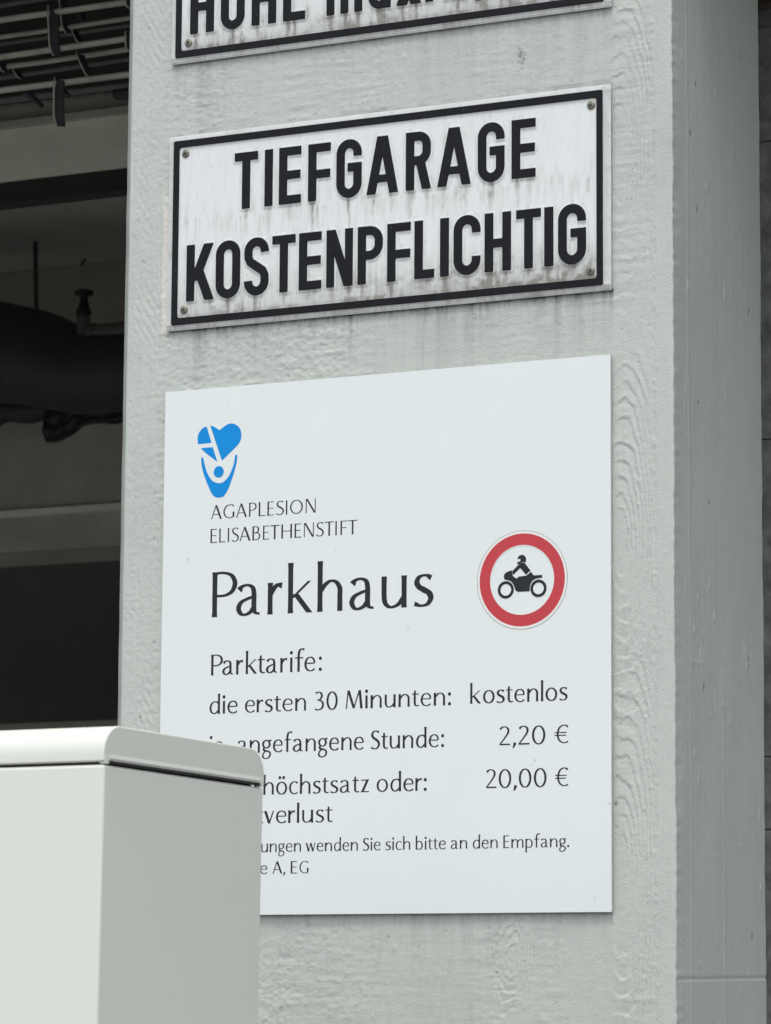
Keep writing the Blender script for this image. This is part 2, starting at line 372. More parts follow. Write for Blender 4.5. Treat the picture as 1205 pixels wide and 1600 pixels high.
# rear wall to the right, of cast courses
rw = empty('block_wall', (.3, .5, 0)); tag(rw, 'dark raw concrete wall set back beyond the right edge of the pillar', 'wall')
mb = MB(); mb.box(.005, 3.2, .012, .2, 0, 3.4); mb.build('wall_core', M['rearc'], rw)
zz = [0, .36, .72, 1.08, 1.44, 1.842, 1.935, 2.345, 2.74, 2.894]
rb = random.Random(4)
for i in range(len(zz) - 1):
    xa = 0.0; k = 0
    while xa < 3.1:
        wd = .62 + .1 * rb.random() if not (i % 2 and k == 0) else .3
        b = MB(); xb = min(xa + wd, 3.19); b.box(xa + .0004, xb - .0004, rb.uniform(-.002, .002), .014, zz[i] + .0003, zz[i + 1] - .0005)
        b.build('concrete_block', M['rearc'], rw, bevel=.002); xa += wd; k += 1
t = MB(); t.tube([(.01, -.012, 2.921), (3.1, -.012, 2.921)], .0075, 12)
o = t.build('conduit', M['brown'], None, smooth=True); o.location = (.3, .5, 0)
tag(o, 'thin brown pipe running level at the top right corner behind the pillar', 'pipe')
mb = MB(); mb.box(.745, 3.5, .0, .49, 3.0, 3.3)
tag(mb.build('overhang_slab', M['render']), 'concrete overhang sheltering the recess right of the pillar', 'overhang')

# lintel with ledge inside the entrance
fa = empty('lintel_beam', (-3, 2.0, 3.2)); tag(fa, 'grey-brown plastered beam with a ledge crossing under the conduits', 'beam')
def fbox(name, x0, x1, y0, y1, z0, z1, m, par, bev=0):
    b = MB(); ox, oy, oz = par.location; b.box(x0 - ox, x1 - ox, y0 - oy, y1 - oy, z0 - oz, z1 - oz); return b.build(name, m, par)
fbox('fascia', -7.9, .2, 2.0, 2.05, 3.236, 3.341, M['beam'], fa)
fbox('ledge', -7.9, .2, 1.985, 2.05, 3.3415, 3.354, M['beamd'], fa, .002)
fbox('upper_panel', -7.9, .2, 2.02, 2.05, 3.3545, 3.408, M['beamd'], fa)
fbox('void_panel', -7.9, .2, 2.026, 2.05, 3.4085, 3.715, M['void_shade'], fa)  # near-black panel painted as the dark void behind the conduits
fbox('shade_strip', -7.9, .2, 2.005, 2.05, 3.192, 3.2355, M['gap'], fa, .002)  # black strip added for the shaded gap under the fascia

# second beam deeper in
sb = empty('ceiling_beam', (-3, 4.5, 2.9)); tag(sb, 'brownish concrete beam with a light ledge, deep in the garage below the ducts', 'beam')
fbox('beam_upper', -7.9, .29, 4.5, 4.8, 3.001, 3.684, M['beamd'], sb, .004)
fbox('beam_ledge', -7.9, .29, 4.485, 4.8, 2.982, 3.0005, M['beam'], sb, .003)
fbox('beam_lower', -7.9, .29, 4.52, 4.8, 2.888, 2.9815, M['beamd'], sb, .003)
pw = empty('parapet', (-3, 7.0, 0)); tag(pw, 'faint low grey edge at the back of the garage, just above the cabinet', 'wall')
fbox('coping', -7.9, .29, 7.0, 7.15, 2.45, 2.648, M['beamd'], pw)
fbox('infill', -7.9, .29, 7.03, 7.12, 0, 2.449, M['dim'], pw)

# conduits and their straps in front of the lintel: coordinates (y, z, radius, material)
tray = empty('cable_tray', (-1.2, 1.2, 3.2)); tag(tray, 'rack of parallel grey steel conduits with flat hangers under the garage ceiling', 'cable tray')
def zat(py, y, x=0.0):
    """height of the level line that passes the photograph's row py (at its left margin) in the plane y"""
    d = fwd + rgt * ((x - 602.5) / 5500) - upv * ((py - 800) / 5500)
    return 1.6 + d.z / d.y * (3.7245 + y)
def xat(px, py, y):
    d = fwd + rgt * ((px - 602.5) / 5500) - upv * ((py - 800) / 5500)
    return 2.25316 + d.x / d.y * (3.7245 + y)
rods = [(31, .95, .0052, 'galv'), (57, 1.10, .0042, 'galv'), (67, 1.35, .0045, 'galvd'), (88, .98, .0052, 'galv'), (104, 1.12, .0045, 'galv'),
        (121, 1.40, .0045, 'galvd'), (143, 1.0, .0053, 'galv'), (157, 1.36, .0055, 'galvd'), (167, 1.55, .0045, 'galvd'), (8, 1.3, .005, 'galvd'),
        (-14, .95, .0052, 'galv'), (-36, 1.1, .005, 'galv'), (-60, 1.0, .005, 'galv')]
rodpos = []
for py, y, r, m in rods:
    z = zat(py, y); rodpos.append((y, z))
    b = MB(); pts = []
    for k in range(25):
        x = -7.5 + 7.6 * k / 24; pts.append((x + 1.2, y - 1.2 + .0015 * math.sin(k * 1.7 + py), z - 3.2 + .002 * math.sin(k * 2.3 + py * 2)))
    b.tube(pts, r, 10); b.build('conduit', M[m], tray, smooth=True)
def strap(px0, py0, px1, py1, y, wd, m='galvd', depth=.03, name='hanger'):
    a = Vector((xat(px0, py0, y), y, zat(py0, y, px0))); c = Vector((xat(px1, py1, y), y, zat(py1, y, px1)))
    dd = c - a; b = MB(); n = 8; vs = []
    for k in range(n + 1):
        t = k / n; p = a + dd * t; bow = -.004 * math.sin(t * math.pi)
        for (ex, ey) in ((-wd / 2, bow), (wd / 2, bow + depth * .3), (wd / 2, bow + depth * .3 + .003), (-wd / 2, bow + .003)):
            vs.append((p.x + ex + 1.2, p.y + ey - 1.2, p.z - 3.2))
    fs = [(i * 4 + k, i * 4 + (k + 1) % 4, i * 4 + 4 + (k + 1) % 4, i * 4 + 4 + k) for i in range(n) for k in range(4)] + [(0, 1, 2, 3), (n * 4 + 3, n * 4 + 2, n * 4 + 1, n * 4)]
    b.add(vs, fs); b.build(name, M['foil'], tray)
    # bright folded rim on the near side
    e = MB(); e.tube([(a.x - wd / 2 + 1.2, y - 1.2 - .005, a.z - 3.2 + .003)] + [(a.x + dd.x * t - wd / 2 + 1.2, y - 1.2 - .007, a.z + dd.z * t - 3.2) for t in (.15, .5, .85)] + [(c.x - wd / 2 + .004 + 1.2, y - 1.2 - .003, c.z - 3.2 - .002)], .0016, 8)
    e.build('hanger_rim', M['galv'], tray, smooth=True)
strap(82, 11, 86, 86, .94, .010)
strap(92, 124, 92, 196, .985, .010)
strap(97, -10, 103, 50, 1.09, .005)
strap(116, 46, 126, 68, 1.30, .004)
strap(124, 84, 142, 122, 1.10, .006)
strap(203, -5, 205, 12, .94, .010)
strap(24, 108, 33, 122, 1.3, .005)
strap(2, 96, 7, 112, 1.1, .005)
strap(203, 52, 205, 80, .97, .010)
# small brackets behind
for px0, py0, px1, py1, y in ((42, 145, 66, 166, 1.3), (92, 140, 108, 150, 1.3), (108, 22, 112, 34, 1.4), (126, 20, 130, 34, 1.4)):
    a = Vector((xat(px0, py0, y), y, zat(py0, y, px0))); c = Vector((xat(px1, py1, y), y, zat(py1, y, px1)))
    b = MB(); b.tube([(a.x + 1.2, y - 1.2, a.z - 3.2), (c.x + 1.2, y - 1.2, c.z - 3.2)], [.008, .004], 6); b.build('bracket', M['foil'], tray)
# dark sleeve at the right end
b = MB(); z = zat(146, 1.5, 190); x0 = xat(179, 146, 1.5)
b.tube([(x0 + 1.2, .3, z - 3.2), (x0 + 1.2 + .008, .3, z - 3.2), (x0 + .6 + 1.2, .3, z - 3.2)], [.009, .0125, .0125], 14); b.build('sleeve', M['valve'], tray, smooth=True)

# pipework, valve, insulation
def at(px, py, y): return Vector((xat(px, py, y), y, zat(py, y, px)))
b = MB(); p0 = at(-160, 505, 3.9); p1 = at(-20, 548, 3.9); p2 = at(60, 560, 3.9); p3 = at(135, 582, 3.9); p4 = at(330, 570, 3.9)
b.tube([p0 - Vector((2.2, 0, -.1)), p0, p1, p2, p3, p3 + (p4 - p3) * .3, p4], [.15, .15, .135, .125, .11, .105, .10], 28)
tag(b.build('insulated_duct', M['foil'], smooth=True), 'thick black insulated duct sloping down to the right in the dark garage', 'duct')
b = MB(); q0 = at(-200, 655, 4.2); q1 = at(330, 622, 4.2); n = 30; rr = [.036 + .004 * math.sin(k * 1.9) for k in range(n)]
b.tube([q0 + (q1 - q0) * (k / (n - 1)) + Vector((0, 0, .004 * math.sin(k * 2.7))) for k in range(n)], rr, 20)
tag(b.build('wrapped_pipe', M['foil'], smooth=True), 'black wrapped pipe running level beneath the thick duct', 'pipe')
# torn wrapping that hangs from it
n, m_ = 26, 9; vs = []; rl = random.Random(9)
for j in range(m_):
    for i in range(n):
        t = i / (n - 1); px = 70 + 135 * t
        top = 640; bot = 690 - 26 * t + 7 * math.sin(t * 9) + (-14 if t < .02 else 0) - 10 * max(0, t - .25)
        py = top - 8 * t + (bot - top) * j / (m_ - 1)
        px += -4 * (j / (m_ - 1)) * (1 - t)
        p = at(px, py, 4.14 + .012 * math.sin(i * .9 + j * .7) + .008 * math.sin(j * 2 + i * .3)); vs.append(p)
fs = [(j * n + i, j * n + i + 1, (j + 1) * n + i + 1, (j + 1) * n + i) for j in range(m_ - 1) for i in range(n - 1)]
o = obj('torn_wrapping', vs, fs, M['foil'], smooth=True); sm = o.modifiers.new('s', 'SOLIDIFY'); sm.thickness = .003
tag(o, 'torn black sheeting hanging in folds from the wrapped pipe', 'sheeting')
# hanger rod
b = MB(); a = at(55, 388, 4.2); c = at(57, 520, 4.2); a.z = 3.69; b.tube([a, c], .0065, 10)
tag(b.build('hanger_rod', M['galvd'], smooth=True), 'thin upright steel hanger rod left of the valve in the dark garage', 'rod')
# valve on a standpipe
vv = at(128, 455, 3.85); vb = at(130, 528, 3.85); root = empty('gate_valve', vb); tag(root, 'black handwheel valve on a grey standpipe inside the dark garage', 'valve')
hgt = (vv - vb).z
def lathe(name, prof, m):
    b = MB(); n = 20; vs = [(r * math.cos(2 * math.pi * k / n), r * math.sin(2 * math.pi * k / n), z) for r, z in prof for k in range(n)]
    fs = [(i * n + k, i * n + (k + 1) % n, (i + 1) * n + (k + 1) % n, (i + 1) * n + k) for i in range(len(prof) - 1) for k in range(n)]
    b.add(vs, fs); return b.build(name, m, root, smooth=True)
k = hgt
lathe('handwheel', [(.001, k * 1.02), (.012, k * 1.03), (.024, k * 1.0), (.0255, k * .96), (.024, k * .92), (.012, k * .93), (.010, k * .88)], M['valve'])
lathe('bonnet', [(.010, k * .92), (.011, k * .78), (.016, k * .62), (.020, k * .58), (.0205, k * .50), (.016, k * .48)], M['valve'])
lathe('standpipe', [(.001, k * .50), (.0175, k * .50), (.0185, k * .4), (.0175, k * .3), (.0175, -.02)], M['pipe'])
b = MB(); b.tube([(.02, 0, .012), (.034, 0, .012), (.0345, 0, .012), (.05, 0, .011), (.5, 0, .011)], [.025, .025, .021, .0215, .0215], 18); b.build('side_pipe', M['pipe'], root, smooth=True)
# small ceiling hook
b = MB(); a = at(128, 415, 3.95); b.tube([a, a + Vector((.004, 0, .012)), a + Vector((.012, 0, .016))], .0035, 8)
tag(b.build('ceiling_hook', M['valve'], smooth=True), 'tiny dark hook on the wall above the handwheel valve', 'hook')

# ------------------------------------------------------------------ strokes -> flat or embossed outlines (mm in the sign plane)
def catmull(pts, n=7):
    P = [Vector(p) for p in pts]
    if len(P) == 2: return P
    Q = [P[0] * 2 - P[1]] + P + [P[-1] * 2 - P[-2]]; out = []
    for i in range(1, len(Q) - 2):
        for k in range(n):
            t = k / n; a, b, c, d = Q[i - 1], Q[i], Q[i + 1], Q[i + 2]
            out.append(.5 * ((2 * b) + (c - a) * t + (2 * a - 5 * b + 4 * c - d) * t * t + (3 * b - 3 * c + d - a) * t ** 3))
    out.append(P[-1]); return out

class Pr:
    """collects strokes on the plane y = y0, facing -y; each a hair prouder than the one before"""
    def __init__(s, y0, step=.00003): s.v = []; s.f = []; s.y = y0; s.k = 0; s.step = step
    def lay(s):
        s.k += 1; return s.y - s.step * (s.k % 7)
    def strip(s, L, Rr, closed=False):
        y = s.lay(); n = len(L); o = len(s.v)
        for a, b in zip(L, Rr): s.v += [(a[0] / 1000, y, a[1] / 1000), (b[0] / 1000, y, b[1] / 1000)]
        for i in range(n if closed else n - 1):
            j = (i + 1) % n; s.f.append((o + 2 * i, o + 2 * i + 1, o + 2 * j + 1, o + 2 * j))
    def poly(s, pts):
        y = s.lay(); o = len(s.v); s.v += [(a[0] / 1000, y, a[1] / 1000) for a in pts]
        for t in tessellate_polygon([[Vector((a[0], a[1], 0)) for a in pts]]): s.f.append(tuple(o + q for q in t))
    def build(s, name, m, parent, origin):
        # orient all faces towards -y
        v = [(a[0] - origin[0], a[1] - origin[1], a[2] - origin[2]) for a in s.v]
        f = []
        for q in s.f:
            A, B, C = (Vector(v[i]) for i in q[:3])
            f.append(q if (B - A).cross(C - A).y < 0 else q[::-1])
        return obj(name, v, f, m, parent)

def offs(pts, ws, closed=False):
    L = []; Rr = []; n = len(pts)
    for i, p in enumerate(pts):
        if closed: t = pts[(i + 1) % n] - pts[i - 1]
        else: t = pts[min(i + 1, n - 1)] - pts[max(i - 1, 0)]
        t = t.normalized(); nn = Vector((-t.y, t.x)); L.append(p + nn * ws[i] / 2); Rr.append(p - nn * ws[i] / 2)
    return L, Rr

# --- humanist print face, unit = cap height. entries: ('s',x,y0,y1) stem, ('c',pts[,mults]) curve, ('d',p0,p1,'T'|'t') diagonal, ('o',cx,cy,rx,ry), ('b',x0,x1,y) bar, ('.',x,y)
XH, AS = .695, 1.11
G = {
 'P': [('s', .0625, 0, 1), ('c', [(.05, .965), (.28, .975), (.48, .91), (.57, .74), (.50, .56), (.33, .475), (.11, .465)])],
 'a': [('c', [(.075, .565), (.15, .645), (.28, .675), (.41, .62), (.452, .47), (.452, .17), (.49, .06), (.60, .028)], [1.5, 1, 1, 1, 1, 1, .9, .9]), ('c', [(.45, .415), (.30, .375), (.13, .30), (.062, .17), (.12, .05), (.23, .022), (.36, .075), (.45, .18)])],
 'r': [('s', .0625, 0, XH), ('c', [(.09, .43), (.16, .57), (.25, .64), (.36, .625)], [.6, 1, 1.3, 2.2])],
 'k': [('s', .0625, 0, AS), ('d', (.53, XH), (.10, .33), 't'), ('d', (.19, .42), (.53, 0), 'T')],
 'h': [('s', .0625, 0, AS), ('c', [(.09, .43), (.17, .57), (.32, .665), (.46, .63), (.545, .50), (.55, .33), (.55, 0)], [.6, 1, 1, 1, 1, 1, 1.05])],
 'n': [('s', .0625, 0, XH), ('c', [(.09, .43), (.17, .57), (.32, .665), (.46, .63), (.545, .50), (.55, .33), (.55, 0)], [.6, 1, 1, 1, 1, 1, 1.05])],
 'm': [('s', .0625, 0, XH), ('c', [(.09, .43), (.17, .57), (.30, .665), (.42, .63), (.49, .50), (.495, .33), (.495, 0)], [.6, 1, 1, 1, 1, 1, 1.05]), ('c', [(.52, .43), (.60, .57), (.73, .665), (.85, .63), (.92, .50), (.925, .33), (.925, 0)], [.6, 1, 1, 1, 1, 1, 1.05])],
 'u': [('s', .54, 0, XH), ('c', [(.0625, XH), (.0625, .28), (.095, .11), (.20, .025), (.33, .04), (.44, .11), (.51, .24)], [1.05, 1, 1, 1, 1, 1, .6])],
 's': [('c', [(.42, .61), (.30, .672), (.15, .645), (.085, .53), (.14, .425), (.25, .36), (.37, .285), (.41, .17), (.33, .05), (.18, .02), (.03, .07)], [1.5, 1, 1, 1.05, 1.35, 1.7, 1.35, 1.05, 1, 1, 1.4])],
 't': [('c', [(.17, .86), (.165, .6), (.165, .2), (.20, .07), (.30, .028), (.39, .055)], [.8, 1, 1, 1, 1, .9]), ('b', .01, .38, .665)],
 'i': [('s', .075, 0, XH), ('.', .075, .925)], 'j': [('c', [(.12, XH), (.12, .0), (.10, -.18), (.0, -.33)], [1.05, 1, .9, .8]), ('.', .12, .925)],
 'l': [('s', .0625, 0, AS)],
 'f': [('c', [(.46, 1.05), (.36, 1.085), (.25, 1.03), (.195, .86), (.19, .6), (.19, 0)], [1.8, 1.1, 1, 1, 1, 1.05]), ('b', .01, .41, .665)],
 'e': [('b', .09, .52, .385), ('c', [(.525, .37), (.53, .50), (.45, .625), (.31, .672), (.15, .60), (.07, .41), (.08, .22), (.18, .07), (.33, .02), (.46, .05), (.55, .12)], [.7, .8, 1, 1, 1, 1, 1, 1, 1, 1, .9])],
 'c': [('c', [(.50, .60), (.38, .672), (.25, .66), (.12, .55), (.065, .35), (.11, .15), (.23, .03), (.37, .02), (.50, .085)], [1.4, 1, 1, 1, 1, 1, 1, 1, .9])],
 'o': [('o', .33, .347, .265, .327)], 'ö': [('o', .33, .347, .265, .327), ('.', .22, .925), ('.', .44, .925)],
 'd': [('s', .545, 0, AS), ('c', [(.53, .55), (.42, .655), (.29, .665), (.14, .57), (.065, .35), (.11, .13), (.24, .025), (.37, .05), (.51, .18)], [.8, 1, 1, 1, 1, 1, 1, 1, .8])],
 'b': [('s', .0625, 0, AS), ('c', [(.08, .55), (.19, .655), (.32, .665), (.47, .57), (.545, .35), (.50, .13), (.37, .025), (.24, .03), (.09, .08)], [.8, 1, 1, 1, 1, 1, 1, 1, .8])],
 'p': [('s', .0625, -.36, XH), ('c', [(.08, .55), (.19, .655), (.32, .665), (.47, .57), (.545, .35), (.50, .13), (.37, .025), (.24, .03), (.09, .10)], [.8, 1, 1, 1, 1, 1, 1, 1, .8])],
 'g': [('o', .27, .46, .20, .205), ('c', [(.40, .61), (.48, .655), (.57, .665)], [1, 1.2, 1.6]), ('c', [(.15, .30), (.10, .20), (.16, .115), (.32, .075), (.46, .02), (.50, -.12), (.42, -.27), (.25, -.335), (.10, -.28), (.055, -.15), (.12, -.02), (.22, .085)], [.8, .9, 1.6, 1.5, 1, .9, .9, 1, 1, .8, .8, .6])],
 'v': [('d', (.06, XH), (.28, 0), 'T'), ('d', (.50, XH), (.28, 0), 't')],
 'w': [('d', (.06, XH), (.25, 0), 'T'), ('d', (.43, XH), (.25, 0), 't'), ('d', (.43, XH), (.62, 0), 'T'), ('d', (.80, XH), (.62, 0), 't')],
 'z': [('b', .04, .47, .665), ('d', (.42, XH), (.10, 0), 'T'), ('b', .03, .49, .03)],
 '0': [('o', .32, .487, .255, .475)],
 '2': [('c', [(.06, .85), (.17, .955), (.31, .965), (.42, .87), (.44, .71), (.37, .54), (.22, .30), (.06, .07)], [1.3, 1, 1, 1, 1, .9, .8, .7]), ('b', .03, .53, .04, 1.4)],
 '3': [('c', [(.07, .92), (.2, .975), (.35, .94), (.42, .78), (.34, .60), (.17, .53)], [1.1, 1, 1, 1, 1, .9]), ('c', [(.17, .535), (.36, .51), (.49, .33), (.43, .11), (.24, .01), (.04, .05)], [.8, 1, 1, 1, 1, 1.2])],
 '€': [('c', [(.62, .87), (.50, .955), (.36, .94), (.22, .80), (.155, .5), (.21, .2), (.36, .055), (.50, .035), (.63, .10)], [1.3, 1, 1, .9, .9, .9, 1, 1, 1]), ('b', .01, .56, .575), ('b', .01, .53, .425)],
 '.': [('.', .08, .075)], ':': [('.', .08, .075), ('.', .08, .60)], ',': [('c', [(.11, .12), (.09, 0), (.02, -.17)], [1.3, 1.2, .5])],
 'M': [('d', (.05, 0), (.14, 1), 't'), ('d', (.16, 1), (.46, .03), 'T'), ('d', (.76, 1), (.46, .03), 't'), ('d', (.78, 1), (.88, 0), 'T')],
 'S': [('c', [(.47, .90), (.34, .97), (.17, .94), (.085, .78), (.15, .62), (.28, .53), (.42, .42), (.48, .25), (.38, .06), (.20, .02), (.03, .09)], [1.5, 1, 1, 1.05, 1.35, 1.7, 1.35, 1.05, 1, 1, 1.4])],
 'T': [('s', .31, 0, 1), ('b', .0, .62, .965, 1.15)],
 'E': [('s', .0625, 0, 1), ('b', .06, .48, .968, 1.1), ('b', .06, .44, .52), ('b', .06, .50, .034, 1.1)],
 'F': [('s', .0625, 0, 1), ('b', .06, .48, .968, 1.1), ('b', .06, .43, .50)],
 'L': [('s', .0625, 0, 1), ('b', .06, .50, .034, 1.1)], 'I': [('s', .0625, 0, 1)],
 'A': [('d', (.33, 1), (.03, 0), 't'), ('d', (.33, 1), (.66, 0), 'T'), ('b', .14, .54, .33)],
 'G': [('c', [(.68, .86), (.56, .95), (.40, .965), (.20, .85), (.075, .5), (.17, .16), (.40, .03), (.56, .05), (.69, .12)], [1.4, 1, 1, 1, 1, 1, 1, 1, 1]), ('s', .66, .08, .45)],
 'H': [('s', .0625, 0, 1), ('s', .66, 0, 1), ('b', .06, .66, .52)],
 'N': [('s', .045, 0, 1, .55), ('d', (.08, 1), (.63, .0), 'T'), ('s', .66, 0, 1, .55)],
 'O': [('o', .40, .497, .335, .47)],
 'B': [('s', .0625, 0, 1), ('c', [(.05, .965), (.26, .97), (.42, .89), (.44, .72), (.34, .57), (.1, .53)]), ('c', [(.1, .535), (.33, .525), (.49, .42), (.52, .25), (.42, .07), (.24, .03), (.05, .035)])],
}
ADV = {'P': .66, 'a': .64, 'r': .37, 'k': .60, 'h': .615, 'n': .615, 'm': .99, 'u': .605, 's': .46, 't': .39, 'i': .15, 'j': .19, 'l': .125, 'f': .44, 'e': .60, 'c': .52, 'o': .66, 'ö': .66,
       'd': .61, 'b': .61, 'p': .61, 'g': .57, 'v': .56, 'w': .86, 'z': .52, '0': .64, '2': .54, '3': .55, '€': .64, '.': .16, ':': .16, ',': .16, 'M': .93, 'S': .53, 'T': .62, 'E': .51, 'F': .48, 'L': .51,
       'I': .125, 'A': .70, 'G': .73, 'H': .72, 'N': .71, 'O': .80, 'B': .58}
SB = {c: .075 for c in ADV}
for c in 'aceoösvwfStgz02,.A€TOGj': SB[c] = .045
for c in 'vwtfr': SB[c] = .03
T_, t_ = .125, .052

def draw(pr, ch, x, z, sx, cap, wt=1.0):
    """draw glyph at x (mm) baseline z, horizontal unit sx (mm per unit), vertical unit cap"""
    T = T_ * wt; t = t_ * wt * 1.05; q = cap
    mp = lambda p: Vector((x + p[0] * sx, z + p[1] * q))
    for e in G[ch]:
        k = e[0]
        if k == 's':
            w = T * (e[4] if len(e) > 4 else 1) * sx; X = x + e[1] * sx; a, b = z + e[2] * q, z + e[3] * q
            ys = [a, a + (b - a) * .12, a + (b - a) * .88, b]; ww = [w * 1.10, w * .98, w * .98, w * 1.12]
            pr.strip([(X - u / 2, yy) for u, yy in zip(ww, ys)], [(X + u / 2, yy) for u, yy in zip(ww, ys)])
        elif k == 'b':
            w = t * q * (e[4] if len(e) > 4 else 1); a = x + e[1] * sx; b = x + e[2] * sx; Y = z + e[3] * q
            pr.strip([(a, Y + w / 2), (b, Y + w / 2)], [(a, Y - w / 2), (b, Y - w / 2)])
        elif k == '.':
            r = .082 * sx; c = mp((e[1], e[2])); pr.poly([(c.x + r * math.cos(a * math.pi / 9), c.y + r * 1.05 * math.sin(a * math.pi / 9)) for a in range(18)])
        elif k == 'd':
            w = (T * 1.06 if e[3] == 'T' else t * 1.25) * sx; a, b = mp(e[1]), mp(e[2])
            w2 = w * (1.0 + .15 * abs((b.x - a.x) / (b.y - a.y)))
            pr.strip([(a.x - w2 / 2, a.y), (b.x - w2 / 2, b.y)], [(a.x + w2 / 2, a.y), (b.x + w2 / 2, b.y)])
        elif k == 'o':
            n = 44; pts = [mp((e[1] + e[3] * math.cos(2 * math.pi * i / n), e[2] + e[4] * math.sin(2 * math.pi * i / n))) for i in range(n)]
            ws = []
            for i in range(n):
                d = (pts[(i + 1) % n] - pts[i - 1]).normalized(); ws.append((t + (T * .98 - t) * abs(d.y) ** 1.5) * q)
            L, Rr = offs(pts, ws, True); pr.strip(L, Rr, True)
        elif k == 'c':
            raw = [mp(p) for p in e[1]]; ml = e[2] if len(e) > 2 else [1] * len(raw)
            P3 = catmull([(p.x, p.y, m) for p, m in zip(raw, ml)], 7)
            pts = [Vector((p.x, p.y)) for p in P3]; ws = []
            for i in range(len(pts)):
                d = (pts[min(i + 1, len(pts) - 1)] - pts[max(i - 1, 0)]).normalized(); ws.append((t + (T * .98 - t) * abs(d.y) ** 1.5) * q * P3[i].z)
            # vertical ends cut level
            L, Rr = offs(pts, ws); pr.strip(L, Rr)

def line(txt, x0, x1, z, cap, parent, origin, y0, wt=1.0, anchor=None, only=None, mat_=None):
    """set txt so that its inked extent (or that of the substring starting at `anchor`) spans x0..x1"""
    pos = []; x = 0
    for i, c in enumerate(txt):
        if c == ' ': x += .30; continue
        if pos: x += SB[c]
        if pos and txt[i - 1] == 'P' and c == 'a': x -= .13
        if pos and txt[i - 1] == 'T' and c in 'ai': x -= .06
        pos.append((c, x)); x += ADV[c] + SB[c]
    end = x - SB[txt[-1]]
    s0 = 0
    if anchor is not None:
        n = len(txt[:anchor].replace(' ', '')); s0 = pos[n][1]
    u = (x1 - x0) / (end - s0)
    pr = Pr(y0)
    for c, px in pos: draw(pr, c, x0 + (px - s0) * u, z, u, cap, wt)
    o = pr.build('text_line', mat_ or M['ink'], parent, origin)
    return u / cap

def boxed(letters, z, cap, parent, origin, y0, wt=1.0):
    pr = Pr(y0)
    for c, a, b in letters:
        if c == 'I': draw(pr, c, (a + b) / 2 - .0625 * cap, z, cap, cap, wt)
        elif c == 'i': draw(pr, c, (a + b) / 2 - .075 * cap, z, cap, cap, wt)
        elif c == ':': draw(pr, c, (a + b) / 2 - .08 * cap, z, cap, cap, wt)
        else: draw(pr, c, a, z, (b - a) / ADV[c], cap, wt)
    return pr.build('text_line', M['ink'], parent, origin)

# ------------------------------------------------------------------ tariff board
BO = (.36, -.0055, 2.046); tb = empty('tariff_board', BO)
tag(tb, 'large plain white parking tariff board with blue logo and red ring, lowest on the pillar', 'sign')
bx = np.linspace(60, 660.5, 501); bz = np.linspace(1722.8, 2369.5, 539); X, Z = np.meshgrid(bx, bz)
tone = np.ones(X.shape + (3,)); tone *= (1 - .012 * np.clip(fbm(X, Z, 40, 90, 501), 0, 1))[..., None]
for (sx_, sz_, r_, d_) in ((399, 2061, 1.3, .5), (564, 1898, 1.6, .4), (96, 2158, 2, .35), (300, 2159, 1.3, .3), (236, 1988, .9, .6), (560, 1893, 1.0, .5), (223, 2250, 1.5, .12), (312, 2300, 1.4, .1), (150, 2350, 1.6, .15), (658, 1846, 1.3, .6), (640, 1738, 2.5, .15)):
    tone *= (1 - d_ * np.exp(-(((X - sx_) / (r_ * .6)) ** 2 + ((Z - sz_) / r_) ** 2)))[..., None]
bow = .0012 * np.sin((X - 60) / 600 * math.pi) * np.sin((Z - 1722) / 647 * math.pi)
grid_mesh('panel', np.stack([X / 1000 - BO[0], bow * 0 - .0005 + 0 * X, Z / 1000 - BO[2]], -1), tone, M['board'], tb)
mb = MB(); mb.box(-.30, .3005, 0.0, .003, -.3232, .3235); mb.build('panel_back', M['edge'], tb)
Y0 = BO[1] - .0006
A = [127.8, 142.5, 144.2, 160.8, 163.1, 177.6, 180.9, 192.1, 194.3, 204.0, 206.4, 216.0, 218.4, 229.5, 232.0, 234.2, 237.3, 256.0, 259.2, 273.4]
boxed([(c, A[2 * i], A[2 * i + 1]) for i, c in enumerate('AGAPLESION')], 2205.8, 17.2, tb, BO, Y0, .88)
A = [127.2, 136.8, 139.6, 148.2, 151.5, 153.7, 156.9, 167.1, 168.1, 183.2, 186.0, 197.2, 200.6, 209.6, 210.6, 223.5, 226.0, 240.9, 244.3, 253.8, 257.0, 271.2, 273.9, 284.5, 285.5, 298.1, 300.2, 302.3, 306.9, 316.3, 317.4, 329.9]
boxed([(c, A[2 * i], A[2 * i + 1]) for i, c in enumerate('ELISABETHENSTIFT')], 2176.5, 17.2, tb, BO, Y0, .88)
boxed([('P', 131, 167.6), ('a', 164.7, 199.6), ('r', 208.4, 228.6), ('k', 236.3, 269.7), ('h', 276.7, 310.8), ('a', 320, 354.8), ('u', 363.2, 396.9), ('s', 405.4, 431.5)], 2084.6, 55.4, tb, BO, Y0)
boxed([('P', 130.8, 148), ('a', 146.5, 162.6), ('r', 165.8, 175.3), ('k', 179.1, 194.5), ('t', 195.3, 205.6), ('a', 207.1, 223.2), ('r', 226.7, 236.3), ('i', 239.8, 243.9), ('f', 246.5, 259), ('e', 259.6, 275), (':', 279.3, 283.6)], 2013.3, 25.3, tb, BO, Y0)
uu = []
uu.append(line('die ersten 30 Minunten:', 129.1, 455.9, 1966.2, 22.0, tb, BO, Y0))
uu.append(line('kostenlos', 480.9, 605.5, 1966.8, 22.0, tb, BO, Y0))
uu.append(line('angefangene Stunde:', 168.6, 447.0, 1917.2, 22.0, tb, BO, Y0)); line('je', 129.4, 149.5, 1917.2, 22.0, tb, BO, Y0)
uu.append(line('2,20 €', 518.1, 606.7, 1917.0, 22.0, tb, BO, Y0))
uu.append(line('Tageshöchstsatz oder:', 205.5, 424.6, 1866.4, 21.6, tb, BO, Y0, anchor=5))
uu.append(line('20,00 €', 501.2, 606.5, 1867.4, 22.0, tb, BO, Y0))
